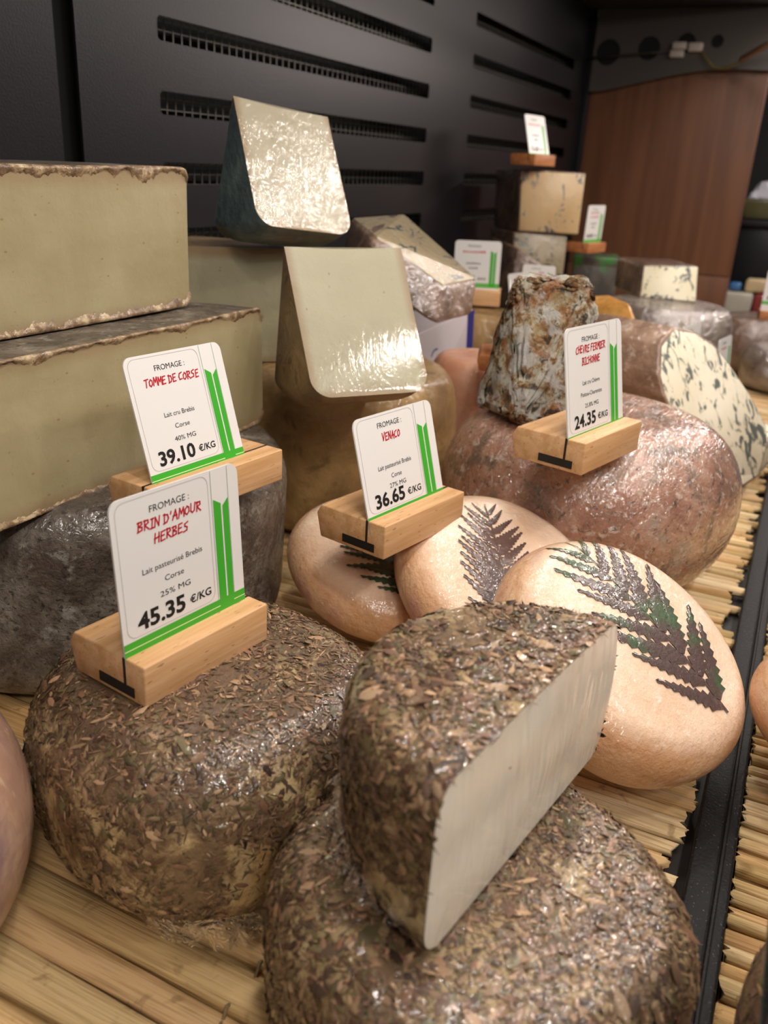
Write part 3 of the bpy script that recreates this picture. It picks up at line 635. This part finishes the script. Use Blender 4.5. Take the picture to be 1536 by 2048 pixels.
price_sign('price card reading CHEVRE FERMIER BICHONNE at 24.35 in wooden base on the wrapped wheel', (.4511, .0995, .1351), yaw(-14.7), (.046, .178, .983), .066, .0588, [('CHEVRE FERMIER', .225, .52), ('BICHONNE', .33, .32)], [('Lait cru Chèvre', .50, .30), ('Poitou-Charentes', .60, .37), ('25.8% MG', .70, .24)], '24.35', extra=.004)

# ------------------------------------------------------------------ herb cheeses in the foreground
def den(base, side, f=28, seed=0, thr=-.1):
    def d(P, N):
        q = pnoise(P, f, seed); q2 = pnoise(P, f*3, seed+5); top = np.clip(N[:, 2]*1.6, 0, 1)
        a = base*top+side*(1-top); return np.where(q*.7+q2*.5 > thr-(a-.5)*.7, a+.15, a*.13)
    return d
hw, hb = wheel('herb_cheese_wheel', frame((.2435, .184, 0), (1, 0, 0), (0, 0, 1)), .0725, .080, .024, .034, M_herbrind, 'whole herb-crusted cheese wheel carrying the 45.35 price card', part='rind', post=shape_fn(.02, .5, .0022, 40, 2), n_flat=14)
herbs(hb, 24000, M_herb, hw, den(.98, .56, 26, 1), .95)
hw2, hb2 = wheel('herb_cheese_wheel', frame((.201, .053, 0), (1, 0, 0), (0, 0, 1)), .0655, .070, .018, .022, M_herbrind2, 'whole herb-crusted wheel at the bottom right, under the cut half', part='rind', post=shape_fn(.025, .2, .0025, 45, 5), n_flat=14)
herbs(hb2, 24000, M_herb, hw2, den(.93, .75, 30, 8), 1.05)
hr, rr, pf = sector('cut_herb_cheese', frame((.220, .0445, .0705), (.984, -.178, 0), (.0, .0, 1)), .059, .057, .009, .011, 0, PI, M_herbrind2, M_white, 'half herb-crusted cheese with smooth white cut face, lying on another wheel', post=shape_fn(.0, 0, .0018, 60, 3), seg=60, bulge=.0012, nz=.0012)
herbs(rr, 11500, M_herb, hr, den(.78, .66, 34, 3), 1.1)
# a few crumbs stuck to the cut face
fl = herbs(pf, 12, M_herb, hr, lambda P, N: (P[:, 2] > .012)*(P[:, 2] < .045)*(np.abs(P[:, 0]) < .045)*1., .8, .5, .05); fl.name = 'stray_crumbs'

# ------------------------------------------------------------------ pale wheels with pressed fern leaves
def face_post(c=(.004, .002)): return shape_fn(.0, 0, .0006, 50, c[0]*1000)
def fern(parent, zf, base, tip, width, mat, n=11, seed=1, curve=.0, skip=()):
    """pressed leaf on the face z=zf(x,y): rachis from base to tip, serrated pinnae both sides"""
    r = random.Random(seed); b = Vector(base); tp = Vector(tip); ax = (tp-b); L = ax.length; ax /= L; nrm = Vector((-ax.y, ax.x)); V_, F_ = [], []
    def P(s_, o): 
        q = b+ax*(s_*L)+nrm*(o+curve*math.sin(PI*s_)*L); return (q.x, q.y, zf(q.x, q.y)+.00035)
    def strip(pts):
        for (l, c, rr_) in zip(pts, pts[1:], pts[2:]): pass
    # stem
    m = 18
    for i in range(m+1): s_ = i/m; wd = .0006*(1-.7*s_)+.0002; V_.extend([P(s_, wd), P(s_, -wd)])
    F_ += [(2*i, 2*i+1, 2*i+3, 2*i+2) for i in range(m)]
    for side in (1, -1):
        for i in range(n):
            if (side, i) in skip: continue
            s0 = .03+.93*(i+.3*(side < 0))/n; ln = width*(math.sin(PI*min(1, (.30+.70*s0)))**.75*1.0+.12)*r.uniform(.88, 1.1); ang = math.radians(50-12*s0+r.uniform(-4, 4))
            c0 = b+ax*(s0*L)+nrm*curve*math.sin(PI*s0)*L; d = ax*math.cos(ang)+nrm*side*math.sin(ang); q = Vector((-d.y, d.x)); hw_ = ln*(.125 if n > 9 else .135)
            k = 9; bend = r.uniform(-.05, .12)*side*-1
            idx = []
            for j in range(k+1):
                t_ = j/k; wv = hw_*(1-t_)**.7*(1.1 if j else .5); cc = c0+d*(ln*t_)+q*(bend*ln*t_*t_)
                for o in (cc, cc+q*wv*.62, cc-q*wv*.62, cc+q*wv*1.0+d*ln*.075, cc-q*wv*1.0+d*ln*.075):
                    idx.append(len(V_)); V_.append((o.x, o.y, zf(o.x, o.y)+.0003+(.0003 if o is cc else 0)))
            for j in range(k):
                a = idx[j*5:j*5+5]; e_ = idx[(j+1)*5:(j+1)*5+5]
                F_ += [(a[0], e_[0], e_[1], a[1]), (a[0], a[2], e_[2], e_[0]), (a[1], e_[1], a[3]), (a[2], a[4], e_[2])]
    o = link('fern_leaf', mesh_of(V_, F_), mat, parent, True); return o
def pale_wheel(c, n, R, h, label, seed, ex=(1, 0, 0)):
    n = Vector(n).normalized(); o = Vector(c)-n*h; M = frame(o, ex, n)
    root = empty('fern_cheese', M, label, 'cheese', 'pale cheeses with pressed fern')
    cols = profile(R, h, .019, h*.5, .003, 10, 10); post = shape_fn(.008, .3, .0009, 50, seed)
    ob = link('rind', revolve(cols, None, None, 80, post), M_pale, root)
    def zf(x, y):
        r_ = math.hypot(x, y); f = R-.019
        if r_ < f: z = h+.003*(1-(r_/f)**2)
        else: s_ = min(1, (r_-f)/.019); z = h*.5+h*.5*math.sqrt(max(0, 1-s_*s_))
        q = post([(x, y, z)])[0]; return q[2]+.0003
    return root, zf, M
r_, zf, _ = pale_wheel((.372, .035, .072), (-.17, -.47, .87), .0655, .038, 'pale cheese wheel nearest the black rail with a long brown and green fern', 1)
fern(r_, zf, (-.006, -.050), (.0262, .0535), .040, M_fern, 8, 4)
r_, zf, _ = pale_wheel((.421, .112, .067), (-.2, -.42, .89), .064, .034, 'pale cheese wheel in the middle with an all-brown fern, between its two neighbours', 4)
fern(r_, zf, (-.046, -.022), (.030, .036), .030, M_fernb, 11, 9)
r_, zf, _ = pale_wheel((.434, .190, .058), (-.12, -.25, .95), .062, .036, 'pale cheese wheel under the 36.65 sign with a green fern tip', 7)
fern(r_, zf, (-.030, -.040), (-.012, .02), .030, M_ferng, 8, 5)

# ------------------------------------------------------------------ big wrapped wheel and the goat cheese on it
wheel('wrapped_cheese', frame((.590, .114, -.001), (1, 0, 0), (0.0, 0, 1)), .102, .119, .048, .058, M_bigrind, 'large pinkish brown wrapped wheel carrying the 24.35 price card', post=shape_fn(.02, .4, .0035, 26, 6), n_flat=14)
# truncated pyramid goat cheese with mouldy rind
def rough_block(name, top, bot, mat, label, cat='cheese', sub=6, amp=.001, fine=.0012, bevel=.006, M=None, group=None, root=None, freq=60):
    pts = list(top)+list(bot); o = hull(name, pts, mat, root, bevel, 3, sub, amp, freq, M, 3, 80)
    if fine:
        for v in o.data.vertices:
            q = noise.fractal(v.co*90, .9, 2.2, 4); v.co += v.normal*q*fine
        o.data.update()
    o.data.polygons.foreach_set('use_smooth', [True]*len(o.data.polygons))
    if label: tag(o, label, cat, group)
    return o
GT = 0.117
rough_block('goat_cheese', [(.562, .172, .204), (.578, .124, .205), (.612, .136, .203), (.594, .182, .203)], [(.552, .186, GT), (.524, .150, GT), (.543, .108, GT), (.592, .112, GT), (.612, .165, GT), (.585, .197, GT)], M_goat,
            'tapering block of goat cheese with rough orange and white mould', sub=9, amp=.0008, fine=.0042, bevel=.006)

# ------------------------------------------------------------------ tomme stack on the left
wheel('whole_tomme', frame((.372, .368, 0), (1, 0, 0), (0, 0, 1)), .120, .106, .014, .022, M_greyrind, 'whole grey-brown tomme wheel at the bottom of the left stack', post=shape_fn(.012, 0, .0022, 30, 9), n_flat=12)
RG = dict(depth=(.0007, .0055), out=.0012, nper=220)
sector('tomme_wedge', frame((.346, .3065, .1055), (1, 0, 0), (0, 0, 1)), .121, .0755, .006, .012, 0, PI, M_trind, M_tpaste, 'cut half tomme in the middle of the left stack, behind the 39.10 sign', group='cut tommes', post=shape_fn(0, 0, .0012, 40, 4), nz=.0008, rag=RG, ragmat=M_trag, seg=48)
sector('tomme_wedge', frame((.333, .338, .182), (1, 0, 0), (0, 0, 1)), .102, .078, .005, .008, 0, math.radians(177), M_trind, M_tpaste, 'cut half tomme on top of the left stack, its upper edge crumpled', group='cut tommes', post=shape_fn(0, 0, .0012, 40, 6), nz=.0006, rag=dict(depth=(.0008, .0085), out=.0016, nper=220, seed=5), ragmat=M_trag, seg=48)

# ------------------------------------------------------------------ hard cheese wedges standing on their rind
def standing_wedge(center_bottom, yaw_deg, roll, R, h, half, label, paste, rind, seed, pitch=0, **k):
    """axis horizontal along yaw; sector points up; center_bottom is the middle of the curved rind's lowest line"""
    a = Vector(yaw(yaw_deg)); a = (a+Vector((0, 0, math.tan(math.radians(roll))))).normalized()
    down = Vector((0, 0, -1)); down = (down-a*down.dot(a)).normalized(); down = Matrix.Rotation(math.radians(pitch), 3, a)@down
    org = Vector(center_bottom)-down*R-a*(h/2); M = frame(org, down, a)
    return sector('cheese_wedge', M, R, h, .013, .013, -half, half, rind, paste, label, group='hard cheese wedges', post=shape_fn(0, 0, .0008, 50, seed), seg=24, bulge=-.0006, **k)
standing_wedge((.488, .252, .1225), -38, 0, .098, .080, .38, 'ivory wedge standing on the ochre wheel, beside the tomme stack', M_mpaste, M_mrind, 2, pitch=-11)
standing_wedge((.552, .345, .211), -28, -6, .093, .077, .37, 'topmost ivory wedge with glossy film and blue-grey side', M_mpaste2, M_bluegrey, 5, pitch=-11)
sector('cheese_wedge', frame((.505, .420, .123), (.64, -.77, 0), (0, 0, 1)), .10, .084, .012, .012, 0, 1.25, M_mrind, M_mpaste, 'ivory wedge lying between the tomme stack and the front ivory wedge', group='hard cheese wedges', seg=20)

# ------------------------------------------------------------------ wheels and pieces in the middle distance
wheel('ochre_wheel', frame((.600, .312, 0), (1, 0, 0), (0, 0, 1)), .088, .121, .02, .03, M_ochre, 'ochre wrapped wheel below the standing ivory wedge', post=shape_fn(.01, 0, .002, 30, 3))
wheel('pink_orange_wheel', frame((.715, .245, 0), (1, 0, 0), (0, 0, 1)), .040, .118, .012, .02, M_pink, 'pink-orange wrapped cheese right of the ochre wheel', post=shape_fn(.01, 0, .001, 30, 5))
price_sign('price card seen edge-on with red-brown base behind the front ivory wedge', (.640, .195, .135), yaw(18), (.05, .1, .99), .045, .054, [('', .25, .3)], [('', .5, .3), ('', .6, .13)], '', blur=True, bmat=M_beech2)
def V3(a): return np.array(a, float)
def slab(name, face, ext, rind, paste, label, group=None, bevel=.003, inset=.0015, cat='cheese', amp=.0008, sub=2, facebulge=.0):
    """piece of cheese: polygon of the cut face in the world, thickness vector ext; rind body plus cut face"""
    face = [V3(p) for p in face]; ext = V3(ext); c = sum(face)/len(face); n = np.zeros(3)
    for a, b in zip(face, face[1:]+face[:1]): n += np.cross(a-c, b-c)
    n /= np.linalg.norm(n); 
    if n@ext > 0: n = -n
    o0 = Vector(c+ext/2); o0.z = min(p[2] for p in face+[q+ext for q in face]); root = empty(name, Matrix.Translation(o0), label, cat, group); o = V3(o0)
    hull('rind', [p-o for p in face]+[p+ext-o for p in face], rind, root, bevel, 3, sub, amp, 60)
    k = [c+(p-c)*(1-inset*2/np.linalg.norm(p-c)) for p in face]
    hull('cut_face', [p-o+n*.0012 for p in k]+[p-o-n*.004 for p in k], paste, root, .001, 2)
    return root

# half blue cheese leaning at the right
Fb = [(.813, .099, .146), (.785, .104, .134), (.768, .099, .112), (.763, .091, .096), (.764, .076, .072), (.776, .057, .049), (.783, .038, .020), (.800, .026, .008), (.821, .014, .006), (.850, .002, .012), (.871, .001, .024), (.885, .001, .037), (.895, .006, .051), (.889, .026, .08), (.879, .047, .106), (.865, .065, .127), (.84, .084, .141)]
slab('half_blue_cheese', Fb, (.032, .072, .0), M_bluerind, M_blueface, 'large half blue cheese with big white veined cut face leaning at the right', bevel=.006, sub=1)
rough_block('white_cheese_piece', [(.90, .002, .036), (.93, -.004, .045), (.96, .05, .045), (.92, .05, .04)], [(.885, .003, .0), (.92, -.004, .0), (.96, .05, 0), (.90, .05, 0)], M_blueface3, 'pale cheese piece on the mat directly behind the half blue cheese', sub=2, amp=.001, fine=0, bevel=.004)

# wrapped blue slab over the carton
slab('blue_cheese_slab', [(.706, .372, .223), (.768, .349, .226), (.755, .265, .175), (.690, .272, .174), (.655, .322, .213)], (-.020, -.004, -.028), M_brownwrap, M_bluetop, 'film-wrapped blue cheese slab tilted behind the front ivory wedge', bevel=.004)
rc = empty('cheese_carton', Matrix.Translation((.82, .32, 0)), 'white cardboard box with dark blue stripe and printed words LAIT CRU', 'box')
Q = [(.784, .350, .106), (.851, .301, .134), (.835, .290, .0), (.772, .332, .0)]; bx_ = (.05, .055, .0); o_ = V3((.82, .32, 0))
hull('carton', [V3(p)-o_ for p in Q]+[V3(p)+V3(bx_)-o_ for p in Q], plain('carton_white', srgb('#b9adb0'), .5), rc, .0015)
n_ = np.cross(V3(Q[1])-V3(Q[0]), V3(Q[3])-V3(Q[0])); n_ /= np.linalg.norm(n_); n_ = n_ if n_@V3((-1, -.4, .2)) > 0 else -n_
def onq(u, v, g=.0008): 
    a = V3(Q[0])*(1-u)+V3(Q[1])*u; b = V3(Q[3])*(1-u)+V3(Q[2])*u; p = a*(1-v)+b*v+n_*g-o_; return tuple(p)
M_blue = plain('print_blue', srgb('#26236b'), .5)
link('blue_stripe', mesh_of([onq(.91, 0.), onq(1.003, 0.), onq(1.003, 1.), onq(.91, 1.)], [(0, 1, 2, 3)]), M_blue, rc, False)
ring = [onq(.46+.075*math.cos(a), .27+.085*math.sin(a)) for a in np.linspace(0, 2*PI, 25)[:-1]]; rin = [onq(.46+.06*math.cos(a), .27+.07*math.sin(a)) for a in np.linspace(0, 2*PI, 25)[:-1]]
link('round_emblem', mesh_of(ring+rin+[onq(.46+.04*math.cos(a), .27+.045*math.sin(a)) for a in np.linspace(0, 2*PI, 25)[:-1]], [(i, (i+1) % 24, 24+(i+1) % 24, 24+i) for i in range(24)]+[tuple(range(48, 72))]), M_blue, rc, False)
V_, F_ = [], []; type_text('LAIT CRU', .52, 0, .62, .14, V_, F_, 0); link('printed_words', mesh_of([onq(p[0], .62-p[1]) for p in V_], F_), plain('print_slate', srgb('#4a4a78'), .5), rc, False)

# pieces between the wheels
slab('soft_cheese_wedge', [(.815, .288, .099), (.780, .262, .100), (.792, .235, .096), (.775, .225, .0), (.765, .262, .0), (.79, .288, .0)], (.09, .0, 0), M_greenish, M_greenish, 'olive-beige wrapped cheese wedge between carton and goat cheese', bevel=.004)
rough_block('brown_cheese_block', [(.951, .345, .110), (.965, .292, .110), (1.04, .31, .110), (1.03, .37, .110)], [(.945, .345, .0), (.955, .292, .0), (1.04, .31, .0), (1.03, .37, .0)], M_ochre, 'dark ochre cheese block carrying the wooden sign base left of the goat cheese', sub=2, amp=.001, fine=0, bevel=.005)
BL = Vector((1.018, .390, .131)); price_sign('price card on a wooden base above the dark ochre block, left of the goat cheese', BL, (.30, -.95, .02), (-.02, .10, .99), .056, .056, [('', .26, .5)], [('', .5, .32), ('', .6, .2)], '', blur=True, bh=.0205)
def far_card(label, bl, e, up, W, vis, red, price, lines=(('', .5, .32), ('', .6, .2))):
    return price_sign(label, bl, e, up, W, vis, red, lines, price, blur=True, bh=.016, bmat=M_beech2)
far_card('small tilted price card directly left of the goat cheese top', (.952, .292, .116), (.25, -.95, .18), (-.05, .22, .97), .034, .046, [('', .25, .5)], '')
far_card('tiny price card peeking above the left edge of the goat cheese', (1.066, .318, .120), (.2, -.97, 0), (0, .1, .99), .040, .042, [('', .25, .5)], '')
# stack of blue blocks at the end of the back panel
def blk(z0, z1, d, paste, label, w_=0.): 
    return slab('blue_cheese_block', [(1.335+d, .413, z0), (1.357+d-.02, .419, z1), (1.381+d-.01, .327-w_, z1), (1.375+d-.01, .325-w_, z0)], (.075, .065, 0), M_brownwrap, paste, label, 'stacked blue cheese blocks', bevel=.003)
blk(.181, .270, .0, M_blueface2, 'top block of the blue cheese stack, dark veins on its tan face')
blk(.094, .1805, -.003, M_bluetop, 'lower visible block of the blue cheese stack, behind a wrapped wedge', -.015)
blk(.002, .0935, .01, M_bluetop, 'base block of the blue cheese stack, almost hidden', -.01)
far_card('price card tilted sideways on its base atop the blue cheese stack', (1.303, .398, .2915), yaw(-12), (.06, .27, .96), .060, .054, [('', .25, .6)], '13.60')
slab('wrapped_cheese_wedge', [(1.184, .392, .178), (1.144, .352, .174), (1.160, .272, .129), (1.15, .262, .0), (1.13, .36, .0), (1.17, .39, .0)], (.05, .03, -.0), M_brownwrap, M_brownwrap, 'brown wrapped wedge with sloping crest in front of the blue stack', bevel=.003)
# green printed box with its sign
rg = empty('green_box', Matrix.Translation((1.56, .33, 0)), 'dark box with green print right of the blue cheese stack', 'box'); M_gbox = rind_mat('green_print', [(.40, srgb('#3c3836')), (.52, srgb('#57514c')), (.56, srgb('#2f7a2c')), (.7, srgb('#3f9436'))], 26, [], .0001, 50, dict(weight=.5, rough=.15, amt=.5), stretch=(1, 1, .6))
hull('box_body', [(x, y, z) for x, y in ((-.02, .04), (.0, -.035), (.09, -.01), (.07, .06)) for z in (0, .134)], M_gbox, rg, .003); hull('box_lid', [(x, y, z) for x, y in ((-.021, .041), (-.001, -.036), (.091, -.011), (.071, .061)) for z in (.122, .1365)], M_gbox, rg, .002)
far_card('price card above the green printed box, before the wooden end panel', (1.458, .339, .164), yaw(-14), (.0, -.02, 1), .060, .058, [('', .22, .5), ('', .33, .5)], '')
# blue cube, shiny wrapped wheel, orange wedge
wheel('shiny_wrapped_wheel', frame((1.19, .155, 0), (1, 0, 0), (0, 0, 1)), .085, .118, .02, .035, M_foilwrap, 'shiny film-wrapped brown wheel below the cubic blue cheese', post=shape_fn(.02, 0, .004, 40, 3), seg=48)
slab('blue_cheese_cube', [(1.200, .196, .1195), (1.222, .201, .160), (1.236, .130, .164), (1.213, .122, .1195)], (.085, .05, .0), M_brownwrap, M_blueface3, 'cubic blue cheese with black veins on top of the shiny wrapped wheel', bevel=.004)
slab('orange_cheese_wedge', [(.975, .205, .136), (.948, .163, .146), (.915, .130, .100), (.900, .128, .002), (.90, .19, .002), (.955, .21, .09)], (.045, .03, 0), M_orange, M_orange, 'orange cheese wedge standing between goat cheese and shiny wrapped wheel', bevel=.003)
far_card('price card behind the half blue cheese, the upper left of the pair there', (1.02, .109, .056), yaw(-14), (.0, .08, 1), .055, .060, [('', .25, .55)], '')
far_card('price card behind the half blue cheese, the lower right of the pair', (1.03, .068, .050), yaw(-10), (.05, .1, .98), .052, .055, [('', .25, .35)], '')
# rough wrapped cheeses at the far right
wheel('rough_wrapped_cheese', frame((1.44, .062, 0), (1, 0, 0), (0, 0, 1)), .075, .082, .03, .035, M_brownwrap, 'brown wrapped cheese at the far right, carrying a wooden sign base', post=shape_fn(.03, 0, .006, 50, 4), seg=40)
wheel('rough_wrapped_cheese', frame((1.32, .015, .0), (1, 0, 0), (0, 0, 1)), .045, .062, .02, .028, M_foilwrap, 'mauve wrapped cheese at the right edge, nearer than the sign base', post=shape_fn(.03, 0, .005, 50, 8), seg=40)
far_card('price card cut by the right edge of the picture, on a brown base', (1.40, .052, .096), (.15, -.98, 0), (0, .1, .99), .05, .058, [('', .25, .5)], '')

# things beyond the end panel
tag(hull('plastic_tub', [(x, y, z) for z, s_ in ((.195, .03), (.235, .036)) for x, y in ((2.16-s_, .125-s_*.9), (2.16-s_, .125+s_*.9), (2.16+s_, .125-s_*.9), (2.16+s_, .125+s_*.9))], plain('tub_olive', srgb('#5d5a3c'), .3, 0, .4), None, .004), 'olive plastic tub beyond the end panel with a white bundle on it', 'tub')
tag(rough_block('white_bundle', [(2.14, .13, .27), (2.14, .115, .27), (2.17, .12, .268), (2.17, .135, .268)], [(2.13, .15, .2365), (2.13, .10, .2365), (2.18, .10, .2365), (2.18, .15, .2365)], plain('bundle_white', srgb('#c9c9d6'), .4), None, sub=3, amp=.003, fine=.004, bevel=.004), 'crumpled white bundle on the olive tub beyond the panel', 'bundle')
struct(hull('trim_4', box_pts(2.10, 2.24, .0, .2, .180, .194), M_black, None, .002)); struct(hull('trim_5', box_pts(2.12, 2.22, .02, .18, -.012, .181), plain('far_stand', srgb('#1c1d22'), .3, .3), None, .002))
for i, (p, s_, c, l_) in enumerate((((2.05, .125, 0), .030, '#b9b4a8', 'white wrapped packet beyond the end panel, nearest to the panel'), ((2.06, .065, 0), .028, '#8a2a30', 'packet with dark red band beyond the end panel'), ((2.055, .095, .052), .02, '#d0b890', 'cream packet lying on the two packets beyond the panel'), ((2.045, .135, .052), .012, '#3a6ea8', 'small blue packet beyond the end panel'))):
    x, y, z = p; tag(hull('packet', box_pts(x-s_, x+s_, y-s_, y+s_, z, z+(.05 if z == 0 else s_*1.4)), plain('packet_%d' % i, srgb(c), .4, 0, .5), None, .006, 3, 2, .002, 60), l_, 'packet', 'packets beyond the end panel')

# left edge and right compartment
wheel('mauve_cheese_wheel', frame((.126, .2595, 0), (1, 0, 0), (0, 0, 1)), .0675, .098, .035, .049, M_purple, 'tan and mauve wrapped cheese cut by the left edge of the picture', post=shape_fn(.0, 0, .001, 30, 4))
r_, zf, _ = pale_wheel((.405, -.081, .052), (.1, -.25, .96), .062, .038, 'pale cheese wheel right of the black rail, cut by the picture edge', 11)
rz = wheel('dark_herb_wheel', frame((.225, -.098, 0), (1, 0, 0), (0, 0, 1)), .068, .066, .024, .03, M_darkherb, 'dark herb-crusted wheel right of the black rail at the bottom corner', part='rind', post=shape_fn(.02, 0, .002, 40, 7))
herbs(rz[1], 4000, M_herb, rz[0], den(.6, .5, 30, 2), 1.1)
gp = empty('glass_panel', Matrix.Translation((.5, -.0285, .1)), 'green-edged glass panel at the lower right corner', 'glass')
hull('pane', box_pts(-.7, -.305, -.004, .004, .001, .03), M_glass, gp, 0); hull('polished_edge', box_pts(-.7, -.305, -.004, .004, -.001, .001), M_glassedge, gp, 0)

def film_skirt(parent, R, a0, a1, z0, z1, out, seed, post=None):
    """loose gathered film standing off the cheese near its base"""
    n = int((a1-a0)*60); m = 7; V_ = []; F_ = []; r = random.Random(seed); ph = [r.uniform(0, 6.28) for _ in range(4)]
    for i in range(n+1):
        a = a0+(a1-a0)*i/n; edge = math.sin(PI*i/n)**.4
        for k in range(m+1):
            t_ = k/m; w_ = (math.sin(a*23+ph[0])*.5+math.sin(a*41+ph[1])*.35+math.sin(a*77+ph[2])*.25)*t_
            q = R+.0012+out*edge*(t_*.6+w_*.55)*(1 if out else 0)
            V_.append((q*math.cos(a), q*math.sin(a), z0+(z1-z0)*t_*edge+.0012*math.sin(a*57+ph[3])*t_))
    for i in range(n):
        for k in range(m): q = i*(m+1)+k; F_.append((q, q+m+1, q+m+2, q+1))
    return link('plastic_wrap', mesh_of(V_, F_), M_film, parent)
film_skirt(hw, .069, math.radians(195), math.radians(330), .016, .003, .008, 3)
film_skirt(hw2, .064, math.radians(-75), math.radians(40), .030, .010, .007, 5)
film_skirt(hr, .057, math.radians(60), math.radians(176), .013, .002, .010, 8)
